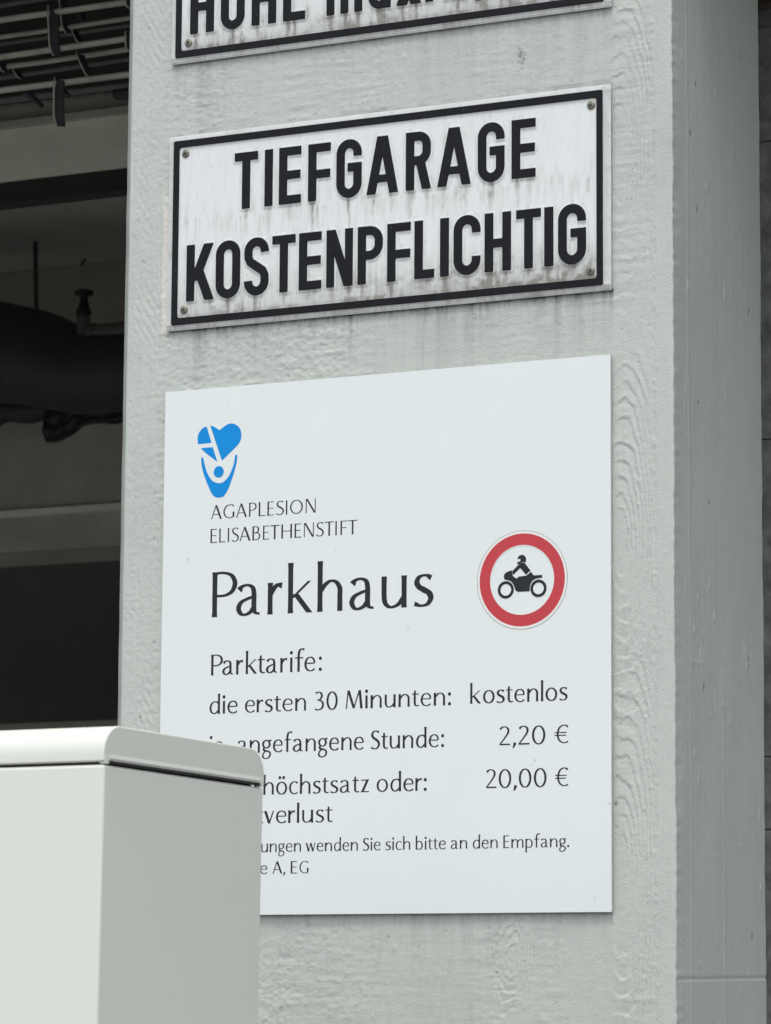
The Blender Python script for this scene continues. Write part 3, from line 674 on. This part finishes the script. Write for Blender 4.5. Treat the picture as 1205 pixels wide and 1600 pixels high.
uu.append(line('Ticketverlust', 207.1, 300.0, 1831.9, 21.6, tb, BO, Y0, anchor=6))
uu.append(line('Bei Störungen wenden Sie sich bitte an den Empfang.', 203.4, 607.7, 1797.5, 14.6, tb, BO, Y0, anchor=8))
uu.append(line('Ebene A, EG', 202.0, 268.4, 1771.6, 14.6, tb, BO, Y0, anchor=4))
print('aspect', [round(a, 3) for a in uu])
def prt(name, polys, m, par=None, lift=0, rnd=True):
    pr = Pr(Y0 - lift)
    for p in polys: pr.poly(p)
    return pr.build(name, M[m], par or tb, BO)
def sm(pts, n=4, closed=True):
    P = [Vector(p) for p in pts]; out = []; N = len(P)
    for i in range(N):
        a, b, c, d = P[i - 1], P[i], P[(i + 1) % N], P[(i + 2) % N]
        if (b - a).angle(c - b) > .75 or (c - b).angle(d - c) > .75 : out.append(b); continue
        for k in range(n):
            t = k / n; out.append(.5 * ((2 * b) + (c - a) * t + (2 * a - 5 * b + 4 * c - d) * t * t + (3 * b - 3 * c + d - a) * t ** 3))
    return out
h1 = [(107.7, 2300.7), (106.9, 2307.3), (107.9, 2313.0), (111.4, 2318.0), (115.7, 2321.2), (119.0, 2321.7), (120.0, 2321), (126.6, 2302.0), (126.0, 2300.9)]
h2 = [(124.6, 2323.1), (131.0, 2320.5), (138.0, 2316.1), (143.4, 2319.6), (148.4, 2322.3), (154.2, 2323.3), (160.8, 2321.5), (166.0, 2317.1), (168.7, 2310.8), (168.6, 2304.1), (166.1, 2298.5), (161.8, 2294.0), (143.2, 2278.8), (142.3, 2278.5), (141.3, 2279.4)]
h3 = [(112.2, 2294.8), (112.6, 2295.4), (119.4, 2295.6), (127.9, 2295.4), (128.9, 2294.9), (135.4, 2277.6), (134.9, 2277.3), (126.1, 2283.6), (116.2, 2291.2)]
h4 = [(112.6, 2282.8), (113.9, 2284.1), (115.4, 2283.0), (117.1, 2276.4), (119.8, 2268.0), (124.3, 2259.0), (129.9, 2252.9), (137.5, 2250.1), (144.5, 2251.4), (151.5, 2257.3), (156.4, 2266.6), (159.3, 2275.0), (160.5, 2283.1), (162.0, 2284.2), (163.5, 2283.1), (163.2, 2276.7), (161.1, 2268.2), (157.4, 2256.9), (151.8, 2242.9), (146.5, 2235.0), (143.2, 2232.8), (136.7, 2232.3), (131.7, 2234.2), (128.4, 2237.7), (122.3, 2249.2), (116.6, 2262.4), (113.2, 2274.2)]
circ = lambda cx, cz, r, n=40: [(cx + r * math.cos(2 * math.pi * k / n), cz + r * math.sin(2 * math.pi * k / n)) for k in range(n)]
o = prt('logo', [sm(h1), sm(h2), sm(h3), sm(h4), circ(137.7, 2264.2, 7.1)], 'blue')
o['label'] = 'blue heart over a small figure with raised arms'
ring_p = empty('prohibition_mark', (0, 0, 0)); ring_p.parent = tb; ring_p['label'] = 'round red-ringed no-motorcycles mark'
CX, CZ = 547.6, 2110.0
def ring(name, r0_, r1_, m, lift):
    pr = Pr(Y0 - lift); n = 96
    pr.strip([(CX + r1_ * math.cos(2 * math.pi * k / n), CZ + r1_ * math.sin(2 * math.pi * k / n)) for k in range(n)],
             [(CX + r0_ * math.cos(2 * math.pi * k / n), CZ + r0_ * math.sin(2 * math.pi * k / n)) for k in range(n)], True)
    return pr.build(name, M[m], ring_p, BO)
ring('outline', 57.8, 58.25, 'hair', .0001); ring('white_edge', 54.8, 57.8, 'pwhite', .0001); ring('red_ring', 41.2, 54.8, 'red', .00015); ring('inner_edge', 40.4, 41.2, 'pwhite', .0002)
helmet = [(541.5, 2134.9), (542.4, 2137.1), (544.1, 2138.8), (546.8, 2139.6), (549.3, 2139.3), (551.5, 2137.6), (552.7, 2135.4), (552.8, 2132.8), (552.0, 2130.2), (548.8, 2131.0), (545.3, 2130.2), (543.1, 2128.8), (541.5, 2128.3), (541.5, 2131.5), (545.4, 2132.0), (545.5, 2134.9)]
torso = [(545.1, 2129.9), (547.8, 2130.4), (551.1, 2129.8), (558.4, 2120.5), (552.7, 2115.8), (545.3, 2124.1), (535.9, 2116.1), (535.1, 2121.0)]
fair = [(524.1, 2115.4), (524.6, 2117.6), (526.6, 2119.4), (529.6, 2120.8), (534.2, 2121.9), (535.1, 2121.2), (534.5, 2120.1), (535.5, 2119.0), (534.9, 2117.3), (535.9, 2115.2), (540.4, 2111.8), (541.5, 2112.5), (542.9, 2114.0), (552.5, 2114.6), (555.2, 2116.0), (559.0, 2119.1), (562.6, 2114.5), (573.4, 2114.5), (573.4, 2111.1), (568.7, 2111.1), (564.4, 2110.2), (560.7, 2108.1), (558.7, 2104.8), (557.7, 2101.5), (557.4, 2096.1), (542.9, 2096.1), (539.8, 2097.4), (538.6, 2099.6), (537.0, 2104.2), (534.3, 2108.1), (530.6, 2110.2), (524.8, 2111.5)]
pr = Pr(Y0 - .0001)
for p in (helmet, torso, fair): pr.poly(p)
for wx, wz in ((526.7, 2099.2), (568.7, 2099.0)):
    a, b_ = circ(wx, wz, 10.35, 44), circ(wx, wz, 6.9, 44); pr.strip(a, b_, True)
o = pr.build('motorcyclist', M['ink'], ring_p, BO)

# ------------------------------------------------------------------ embossed plates
class Emb:
    def __init__(s, y0, y1, bev=.7): s.v = []; s.f = []; s.y0 = y0; s.y1 = y1; s.k = 0; s.b = bev
    def strip(s, L, Rr, closed=False):
        """L/R are Vectors of the top outline; base is wider by the bevel"""
        s.k += 1; yt = s.y1 - s.k * .00003; n = len(L); o = len(s.v)
        for i in range(n):
            a, b = Vector(L[i]), Vector(Rr[i]); d = (a - b).normalized() * s.b
            e = Vector((0, 0))
            if not closed and i in (0, n - 1):
                m0 = (Vector(L[0]) + Vector(Rr[0])) / 2; m1 = (Vector(L[1]) + Vector(Rr[1])) / 2
                if i: m0 = (Vector(L[-1]) + Vector(Rr[-1])) / 2; m1 = (Vector(L[-2]) + Vector(Rr[-2])) / 2
                e = (m0 - m1).normalized() * s.b
            for p, y in ((a + d + e, s.y0), (a, yt), (b, yt), (b - d + e, s.y0)): s.v.append((p.x / 1000, y, p.y / 1000))
        for i in range(n if closed else n - 1):
            j = (i + 1) % n
            for k in range(3): s.f.append((o + 4 * i + k, o + 4 * i + k + 1, o + 4 * j + k + 1, o + 4 * j + k))
        if not closed: s.f += [(o, o + 1, o + 2, o + 3), tuple(o + 4 * (n - 1) + k for k in (3, 2, 1, 0))]
    def rect(s, x0, x1, z0, z1):
        if x1 - x0 < z1 - z0: s.strip([Vector((x0, z0)), Vector((x0, z1))], [Vector((x1, z0)), Vector((x1, z1))])
        else: s.strip([Vector((x0, z1)), Vector((x1, z1))], [Vector((x0, z0)), Vector((x1, z0))])
    def diag(s, a, b, wa, wb=None):
        wb = wb or wa; s.strip([Vector((a[0], a[1])), Vector((b[0], b[1]))], [Vector((a[0] + wa, a[1])), Vector((b[0] + wb, b[1]))])
    def path(s, pts, w, closed=False):
        P = [Vector(p) for p in pts]; L, Rr = offs(P, [w] * len(P), closed); s.strip(L, Rr, closed)
    def build(s, name, m, parent, origin):
        v = [(a[0] - origin[0], a[1] - origin[1], a[2] - origin[2]) for a in s.v]
        o = obj(name, v, s.f, m, parent)
        bm = bmesh.new(); bm.from_mesh(o.data); bmesh.ops.recalc_face_normals(bm, faces=bm.faces); bm.to_mesh(o.data); bm.free()
        return o
def arc(cx, cz, rx, rz, a0, a1, n=10): return [(cx + rx * math.cos(R(a0 + (a1 - a0) * k / n)), cz + rz * math.sin(R(a0 + (a1 - a0) * k / n))) for k in range(n + 1)]

def din(ch, x0, x1, z, H, parent, origin, y0, y1):
    e = Emb(y0, y1); s = 10.3; b = 9.8; W = x1 - x0; c = (x0 + x1) / 2; zt = z + H; r = (W - s) / 2; xl, xr = x0 + s / 2, x1 - s / 2
    rz = r * 1.05; zo = z - .6 + s / 2 * .97; zp = zt + .6 - s / 2 * .97
    if ch == 'T': e.rect(c - s / 2, c + s / 2, z, zt - .1); e.rect(x0, x1, zt - b, zt)
    elif ch == 'I': e.rect(x0, x1, z, zt)
    elif ch in 'EFL':
        e.rect(x0, x0 + s, z, zt)
        if ch != 'L': e.rect(x0, x1, zt - b, zt + .01); e.rect(x0, x1 - (1.0 if ch == 'E' else .5), z + H * .5 - b / 2 + (.5 if ch == 'E' else -2.5), z + H * .5 + b / 2 + (.5 if ch == 'E' else -2.5))
        if ch != 'F': e.rect(x0, x1, z - .01, z + b)
    elif ch == 'H': e.rect(x0, x0 + s, z, zt); e.rect(x1 - s, x1, z, zt); e.rect(x0 + 1, x1 - 1, z + H * .48 - b / 2, z + H * .48 + b / 2)
    elif ch in 'OÖ0':
        e.path(arc(c, zp - rz, r, rz, 0, 180, 16) + arc(c, zo + rz, r, rz, 180, 360, 16), s, True)
        if ch == 'Ö': e.rect(c - 10, c - 3, zt + 6, zt + 13); e.rect(c + 3, c + 10, zt + 6, zt + 13)
    elif ch == 'C':
        e.path([(xr, z + H * .71)] + [(xr, z + H * .72)] + arc(c, zp - rz, r, rz, 0, 180, 16) + arc(c, zo + rz, r, rz, 180, 360, 16) + [(xr, z + H * .29)], s)
    elif ch == 'G':
        e.path([(xr, z + H * .72), (xr, z + H * .73)] + arc(c, zp - rz, r, rz, 0, 180, 16) + arc(c, zo + rz, r, rz, 180, 360, 16) + [(xr, z + H * .50)], s)
        e.rect(c - 1.5, x1 - .01, z + H * .50 - 3.5, z + H * .50 + b - 3.5)
    elif ch == 'S':
        p = [(xr, z + H * .755), (xr - .05, z + H * .78)] + arc(c, zp - rz, r, rz, 15, 180, 14) + [(xl + .3, z + H * .66), (xl + 2.8, z + H * .585), (c, z + H * .50), (xr - 2.8, z + H * .415), (xr - .3, z + H * .34)] + arc(c, zo + rz, r, rz, 0, -165, 14) + [(xl + .05, z + H * .22), (xl, z + H * .245)]
        e.path(p, s)
    elif ch == 'P':
        e.rect(x0, x0 + s, z, zt); zb = z + H * .42; ry = (zt - zb - s) / 2; rx = min(ry, r * 1.1)
        e.path([(x0 + 2, zt - s / 2)] + arc(xr - rx, zt - s / 2 - rx, rx, rx, 90, 0, 9) + arc(xr - rx, zb + s / 2 + rx, rx, rx, 0, -90, 9) + [(x0 + 2, zb + s / 2)], s * .98)
    elif ch == 'R':
        e.rect(x0, x0 + s, z, zt); zb = z + H * .43; ry = (zt - zb - s) / 2; rx = min(ry, r * 1.0)
        e.path([(x0 + 2, zt - s / 2)] + arc(xr - rx, zt - s / 2 - rx, rx, rx, 90, 0, 9) + arc(xr - rx, zb + s / 2 + rx, rx, rx, 0, -90, 9) + [(x0 + 2, zb + s / 2)], s * .98)
        e.diag((c - 3.2, zb + 5), (x1 - s * 1.05, z), s * 1.08)
    elif ch == 'A':
        wt = s * 1.05
        e.diag((c - wt * .62, zt), (x0, z), wt * 1.02); e.diag((c + wt * .62 - wt * 1.02, zt), (x1 - wt * 1.02, z), wt * 1.02)
        f = .24; k = (z + H * f - z) / H; xa = x0 + (c - wt * .62 - x0) * k; xb = x1 - (x1 - (c + wt * .62)) * k
        e.rect(xa + 3, xb - 3, z + H * .20, z + H * .20 + 8.6)
    elif ch == 'N':
        e.rect(x0, x0 + s * .95, z, zt); e.rect(x1 - s * .95, x1, z, zt); e.diag((x0 + .2, zt - .2), (x1 - s * 1.12, z + .2), s * 1.1)
    elif ch == 'K':
        e.rect(x0, x0 + s, z, zt); e.diag((x1 - s * 1.25 - 1, zt), (x0 + s * .55, z + H * .36), s * 1.2); e.diag((x0 + s * 1.0, z + H * .55), (x1 - s * 1.22, z), s * 1.2)
    elif ch == 'M': e.rect(x0, x0 + s, z, zt); e.rect(x1 - s, x1, z, zt); e.diag((x0, zt), (c - s * .5, z + 18), s); e.diag((x1 - s, zt), (c - s * .5, z + 18), s)
    elif ch == 'm':
        xh = 52.0; m1 = (x0 + s / 2 + x1 - s / 2) / 2
        e.rect(x0, x0 + s * .95, z, z + xh)
        for a, q in ((xl, m1), (m1, xr)):
            rr = (q - a) / 2; e.path(arc(a + rr, z + xh - s / 2 - rr, rr, rr, 180, 0, 12) + [(q, z)], s * .95)
    elif ch == 'a':
        xh = 52.0
        e.path([(xl + 1, z + xh - 12)] + arc(c, z + xh - s / 2 - r, r, r, 165, 0, 12) + [(xr, z)], s * .95)
        rb = min(r, 9.5); e.path([(xr, z + 29), (xl + rb, z + 29)] + arc(xl + rb, z + 29 - 12.2, rb, 12.2, 90, 270, 12) + [(xl + rb + 3, z + 4.4), (xr, z + 9)], s * .9)
    elif ch == 'x':
        e.diag((x0, z + 52), (x1 - s * 1.3, z), s * 1.3); e.diag((x1 - s * 1.3, z + 52), (x0, z), s * 1.3)
    elif ch == '.': e.rect(x0, x1, z, z + 10)
    elif ch == ',': e.diag((x0 + 2, z + 10), (x0 - 1, z - 7), 9, 5)
    elif ch == '2':
        e.path(arc(c, zp - rz, r, rz, 170, -20, 14) + [(xl + 2, z + 8)], s); e.rect(x0, x1, z, z + b)
    return e.build('letter', M['black'], parent, origin)

def plate(name, label, x0, x1, z0, z1, bord, rows, drips, seed, nm):
    O = ((x0 + x1) / 2000, -.0045, (z0 + z1) / 2000); root = empty(name, O); tag(root, label, 'sign', None)
    ys = -.0042
    xs = np.arange(x0, x1 + .4, 1.1); zs_ = np.arange(z0, z1 + .4, 1.1); xs[-1] = x1; zs_[-1] = z1
    X, Z = np.meshgrid(xs, zs_); T = np.ones(X.shape + (3,)); bi = [bord[0] + 7.3, bord[1] - 7.3, bord[2] + 8.2, bord[3] - 8.2]
    inside = (X > bi[0]) & (X < bi[1]) & (Z > bi[2]) & (Z < bi[3])
    fine = fbm(X, Z, 3, 7, seed); grain = fbm(X, Z, 4, 26, seed + 5)
    low = (1 - sstep(bi[2], bi[2] + 66, Z)) * (.75 + .45 * sstep(x0 + 150, x1 - 80, X))
    d = .10 * np.clip(grain, 0, 1) + .10 * np.clip(fbm(X, Z, 50, 70, seed + 61), 0, 1) * np.clip(fine + .4, 0, 1) + low * (.13 + .66 * np.clip(grain + .1, 0, 1) * sstep(-.4, .5, fbm(X, Z, 60, 40, seed + 9))) * inside
    mid = np.exp(-((Z - (z0 + 140)) / 22) ** 2) * inside
    d = d + .13 * mid * np.clip(grain + .2, 0, 1)
    # grime under letters, one run for each place where water drips
    for (dx, dz, ln, wd, am) in drips:
        ln = ln * 1.15; q = np.clip(dz - Z, 0, None); path = dx + 1.0 * np.sin(Z / 7.0 + dx) * np.clip(q / 25, 0, 1)
        taper = np.clip(1 - q / ln, 0, 1) ** .6
        mk = np.exp(-((X - path) / (wd * (.6 + .4 * taper))) ** 4) * taper * (Z < dz + 1.5) * (.65 + .35 * fine)
        d = d + 1.6 * am * np.clip(mk, 0, 1)
        d = d + am * .6 * np.exp(-((X - path) / (wd * 2.3)) ** 2) * taper * (Z < dz) * np.clip(fine + .3, 0, 1)
    # grime halo along the embossing: outside border bottom; shadow painted along the flange bottom
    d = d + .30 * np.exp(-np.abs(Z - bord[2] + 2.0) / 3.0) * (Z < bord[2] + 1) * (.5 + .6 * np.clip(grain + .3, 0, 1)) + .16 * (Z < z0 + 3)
    d = d + .22 * np.clip(fbm(X, Z, 30, 8, seed + 3), 0, 1) * (Z < bord[2])
    d = d + .12 * np.exp(-np.abs(X - bord[1] - 2) / 3) * (X > bord[1]) + .08 * np.exp(-np.abs(X - bord[0] + 2) / 3) * (X < bord[0])
    d = d + .16 * np.exp(-np.abs(Z - bi[2] - 3) / 2.5) * inside
    # grime and a pressed rim round every glyph
    dist = np.full(X.shape, 99.0)
    for ch, a, b_, zb, H in rows:
        lo = din(ch, a, b_, zb, H, root, O, ys - .0004, ys - .0027)
        co = [(v.co.x * 1000 + O[0] * 1000, v.co.z * 1000 + O[2] * 1000) for v in lo.data.vertices]
        pts_ = []
        for ed in lo.data.edges:
            p, q = co[ed.vertices[0]], co[ed.vertices[1]]; L_ = math.hypot(q[0] - p[0], q[1] - p[1])
            for k in range(int(L_ / 1.2) + 1): t = k / (int(L_ / 1.2) + 1); pts_.append((p[0] + (q[0] - p[0]) * t, p[1] + (q[1] - p[1]) * t))
        pts_ = np.array(pts_); zmx = pts_[:, 1].max()
        j0, j1 = np.searchsorted(zs_, [zb - 9, zmx + 6]); i0, i1 = np.searchsorted(xs, [a - 6, b_ + 6]); sl = (slice(j0, j1), slice(i0, i1))
        if j1 <= j0: continue
        dd = np.full(X[sl].shape, 99.0 ** 2)
        for c0 in range(0, len(pts_), 200):
            q = pts_[c0:c0 + 200]; dd = np.minimum(dd, ((X[sl][..., None] - q[:, 0]) ** 2 + (Z[sl][..., None] - q[:, 1]) ** 2).min(-1))
        dist[sl] = np.minimum(dist[sl], np.sqrt(dd))
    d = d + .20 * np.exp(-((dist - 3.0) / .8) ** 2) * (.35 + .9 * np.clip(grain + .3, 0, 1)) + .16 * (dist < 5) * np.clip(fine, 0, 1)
    d = d + (.17 + .16 * np.clip(fbm(X, Z, 12, 12, seed + 71), 0, 1)) * ((X < bord[0]) | (X > bord[1]) | (Z < bord[2]) | (Z > bord[3]))
    blot = np.clip(fbm(X, Z, 9, 7, seed + 81, 3) + .15, 0, 1); d = d + low * inside * (.10 + .55 * blot * np.clip(fbm(X, Z, 45, 25, seed + 85) + .45, 0, 1))
    d = d + .35 * np.exp(-np.abs(Z - (bi[2] + 1)) / 4) * inside * np.clip(blot + .2, 0, 1)
    spk = (vnoise(X, Z, 3.0, 3.0, seed + 30) > .93) * .3; d = d + spk
    d = np.clip(d, 0, .72)
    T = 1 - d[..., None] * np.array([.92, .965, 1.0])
    h = .25 * fbm(X, Z, 120, 90, seed + 7) + .45 * (1 - sstep(1.6, 3.2, dist)) + .35 * (1 - sstep(1.5, 3.0, np.minimum(np.minimum(np.abs(X - bord[0]), np.abs(X - bord[1])), np.minimum(np.abs(Z - bord[2]), np.abs(Z - bord[3])))))
    edge = sstep(0, 3, np.minimum(np.minimum(X - x0, x1 - X), np.minimum(Z - z0, z1 - Z)))
    Yp = ys - (h + .6 * edge) / 1000
    # pressed field inside the border is a little proud, rounded rims round every glyph are left to the letters
    P = np.stack([X / 1000 - O[0], Yp - O[1], Z / 1000 - O[2]], -1)
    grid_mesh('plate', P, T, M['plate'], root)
    b = MB(); b.box(x0 / 1000 - O[0] + .0002, x1 / 1000 - O[0] - .0002, ys + .0001 - O[1], ys + .0013 - O[1], z0 / 1000 - O[2] + .0002, z1 / 1000 - O[2] - .0002); b.build('plate_back', M['edge'], root)
    # border: outer nearly square, inner rounded
    def rrect(a, b_, c, d_, r, n=7):
        return arc(b_ - r, d_ - r, r, r, 0, 90, n) + arc(a + r, d_ - r, r, r, 90, 180, n) + arc(a + r, c + r, r, r, 180, 270, n) + arc(b_ - r, c + r, r, r, 270, 360, n)
    e = Emb(ys - .0004, ys - .0026, .8)
    e.strip([Vector(p) for p in rrect(bord[0], bord[1], bord[2], bord[3], 2.2)], [Vector(p) for p in rrect(*bi, 3.2)], True)
    e.build('border', M['black'], root, O)
    for q, (sx_, sz_) in enumerate([(x0 + 24, z1 - 23.5), (x1 - 25, z1 - 23.5), (x0 + 25, z0 + 25.5), (x1 - 26, z0 + 25)]):
        sc = MB(); n = 20; prof = [(5.4, -.0006), (5.2, -.0016), (3.6, -.0023), (.01, -.0026)]
        vs = [(sx_ / 1000 - O[0] + r_ * math.cos(2 * math.pi * k / n) / 1000, ys + y_ - O[1], sz_ / 1000 - O[2] + r_ * math.sin(2 * math.pi * k / n) / 1000) for r_, y_ in prof for k in range(n)]
        fs = [(i * n + k, i * n + (k + 1) % n, (i + 1) * n + (k + 1) % n, (i + 1) * n + k) for i in range(3) for k in range(n)]
        sc.add(vs, fs); so_ = sc.build('screw', M['screw'], root, smooth=True)
        cr_ = MB(); an = R(20 + 47 * q)
        for a2 in (an, an + math.pi / 2):
            ca, sa = math.cos(a2), math.sin(a2)
            pts_ = [(sx_ + u * ca - v * sa, sz_ + u * sa + v * ca) for u, v in ((-2.7, -.6), (2.7, -.6), (2.7, .6), (-2.7, .6))]
            o_ = 0 if a2 == an else .00006
            cr_.add([(p[0] / 1000 - O[0], ys - .0027 - o_ - O[1], p[1] / 1000 - O[2]) for p in pts_] + [(p[0] / 1000 - O[0], ys - .0022 - O[1], p[1] / 1000 - O[2]) for p in pts_], [(0, 1, 2, 3), (0, 4, 5, 1), (1, 5, 6, 2), (2, 6, 7, 3), (3, 7, 4, 0)])
        cr_.build('cross_slot', M['slot'], so_)
    return root

l1 = [('T', 154.7, 186.5), ('I', 197.4, 207.6), ('E', 217.6, 247.3), ('F', 258.3, 288.3), ('G', 297.5, 331.1), ('A', 339.2, 380.8), ('R', 392.3, 424.9), ('A', 434.9, 478.2), ('G', 488.7, 523.0), ('E', 533.3, 563.7)]
l2 = [('K', 87.8, 126.2), ('O', 129.7, 163.3), ('S', 170.0, 203.5), ('T', 209.4, 240.7), ('E', 246.7, 276.9), ('N', 284.8, 320.0), ('P', 327.7, 361.0), ('F', 367.9, 398.5), ('L', 404.6, 430.2), ('I', 439.0, 449.6), ('C', 457.0, 491.5), ('H', 498.1, 531.7), ('T', 539.5, 570.7), ('I', 576.1, 586.9), ('G', 594.0, 629.0)]
rows = [(c, a, b, 2592.6, 70.8) for c, a, b in l1] + [(c, a, b, 2482.3, 70.6) for c, a, b in l2]
rd = random.Random(5)
dr = [(170.6, 2592, 32, 2.6, .22), (203, 2592, 34, 3.2, .22), (232, 2592, 20, 5, .2), (263.5, 2592, 38, 2.7, .45), (314, 2592, 40, 2.2, .48), (347, 2592, 30, 3, .25), (373, 2592, 22, 4, .2), (397, 2592, 34, 3.4, .38), (420, 2592, 30, 3.2, .25), (443, 2592, 30, 3.4, .2), (471, 2592, 26, 2.6, .16), (505, 2592, 34, 3.8, .38), (540, 2592, 32, 2.4, .35), (556, 2592, 18, 5, .14),
      (93, 2482, 14, 3, .22), (120, 2482, 14, 3, .22), (146, 2481, 20, 3, .4), (186, 2481, 18, 3.4, .4), (225, 2482, 18, 3, .25), (262, 2482, 14, 8, .2), (291, 2482, 18, 4, .3), (315, 2482, 14, 3, .25), (333, 2482, 18, 3, .3), (373, 2482, 18, 3, .35), (418, 2482, 16, 9, .3), (444, 2482, 18, 3, .3), (474, 2482, 18, 5, .3), (504, 2482, 18, 4, .35), (526, 2482, 16, 3, .25), (555, 2482, 16, 3, .25), (581, 2482, 18, 3, .4), (612, 2482, 14, 6, .35)]
dr += [(rd.uniform(80, 640), 2592 - rd.uniform(0, 12), rd.uniform(12, 34), rd.uniform(1, 2.5), rd.uniform(.05, .16)) for _ in range(34)]
plate('garage_fee_sign', 'weathered white sign with embossed black TIEFGARAGE KOSTENPFLICHTIG, second from the top', 59.3, 661.0, 2446.3, 2694.5, (66.7, 650.6, 2453.4, 2688.0), rows, dr, 600, 'a')
l3 = [('H', 87.6, 120.8), ('Ö', 131.8, 164.8), ('H', 176.0, 209.7), ('E', 220.5, 250.4), ('m', 281.6, 330.2), ('a', 338.6, 369.4), ('x', 378.2, 410.5), ('.', 417.4, 426.9), ('2', 443, 473), (',', 486, 494), ('0', 506, 538), ('m', 556, 606)]
rows = [(c, a, b, 2825.0, 70.6) for c, a, b in l3]
dr = [(95, 2824, 24, 4.0, .30), (119, 2824, 22, 4.0, .16), (149, 2826, 26, 2.2, .65), (184, 2824, 18, 3.0, .22), (227, 2824, 24, 2.8, .45), (236, 2824, 22, 2.4, .4), (286, 2824, 24, 3.2, .45), (307, 2824, 25, 2.6, .55), (325, 2824, 22, 2.8, .35), (354, 2824, 26, 4.5, .4), (386, 2824, 26, 2.4, .5), (404, 2824, 22, 2.4, .4), (460, 2824, 22, 2.6, .45), (518, 2824, 20, 3.5, .25), (530, 2824, 22, 2.8, .6), (562, 2824, 22, 2.8, .6)]
plate('height_limit_sign', 'weathered white sign with embossed black HÖHE max. lettering, cut off at the top', 60.0, 662.0, 2788.2, 2934.0, (66.6, 652.4, 2795.8, 2927.0), rows, dr, 700, 'b')

# ------------------------------------------------------------------ cabinet in front
cab = empty('cabinet', (0, 0, 0))
CD = .2812; CW = .62; CH = .0355
Mc = Matrix.Rotation(R(-2.1957), 4, 'Z') @ Matrix.Rotation(R(.0941), 4, 'Y') @ Matrix.Rotation(R(-.9005), 4, 'X')
corner = Vector((.58861, -1.00097, 1.82778))
cab.matrix_world = Matrix.Translation(corner) @ Mc
tag(cab, 'plain off-white metal cabinet with rounded lid, standing in front of the pillar', 'cabinet')
# body (local: x to the right, y back, z up; near top corner at the origin)
b = MB(); b.box(-CW, 0, 0, CD, -1.83, -.0012); b.build('body', M['cab'], cab, bevel=.0035, seg=4)
b = MB(); b.box(-CW + .004, -.010, .003, CD - .010, -.0012, .006); b.build('gasket', M['gap'], cab)
# lid: profile in (y, z) swept along x
prof = [(.0, .0008), (-.0006, .004)]
Rl = .027
prof = [(0.0, .0012), (-.0008, .0026), (-.0008, .0085)] + [(Rl - .0008 - (Rl) * math.cos(R(a)), .0085 + (CH - .0085) * math.sin(R(a))) for a in range(8, 91, 7)]
back = [(CD - y, z) for y, z in prof[::-1]]
prof = prof + back; n = len(prof)
b = MB(); vs = [(x, y, z) for x in (-CW - .001, .0) for y, z in prof]
fs = [(k, (k + 1) % n, n + (k + 1) % n, n + k) for k in range(n)] + [tuple(range(n)), tuple(range(n, 2 * n))[::-1]]
b.add(vs, fs); lid = b.build('lid', M['cab'], cab)
bm = bmesh.new(); bm.from_mesh(lid.data)
bmesh.ops.recalc_face_normals(bm, faces=bm.faces)
# raise the lower lip of the end so that a slot shows between the corner feet
bm.to_mesh(lid.data); bm.free()
mod = lid.modifiers.new('b', 'BEVEL'); mod.width = .0028; mod.segments = 4; mod.limit_method = 'ANGLE'; mod.angle_limit = R(50)
lid.data.polygons.foreach_set('use_smooth', [True] * len(lid.data.polygons))
wn = lid.modifiers.new('wn', 'WEIGHTED_NORMAL'); wn.keep_sharp = False
# slot in the end: black strip stands for its shade, with feet at the corners
b = MB(); b.box(-.004, .0007, .0085, CD - .008, .0002, .0026); b.build('end_slot', M['gap'], cab)
b = MB(); y0_, y1_ = .009, CD - .0085
b.add([(.0001, y0_, .0085), (.0001, y1_, .0085), (.0010, y1_, .0048), (.0010, y0_, .0048), (.0001, y0_, .0034), (.0001, y1_, .0034)], [(0, 3, 2, 1), (3, 4, 5, 2), (0, 4, 3), (1, 2, 5)])
b.build('drip_lip', M['cab'], cab)
b = MB(); b.box(-.006, .0004, .0018, .0082, -.0006, .0075); b.build('lid_foot', M['cab'], cab, bevel=.0006)
b = MB(); b.box(-.006, .0004, CD - .0078, CD - .001, -.0006, .0075); b.build('lid_foot', M['cab'], cab, bevel=.0006)
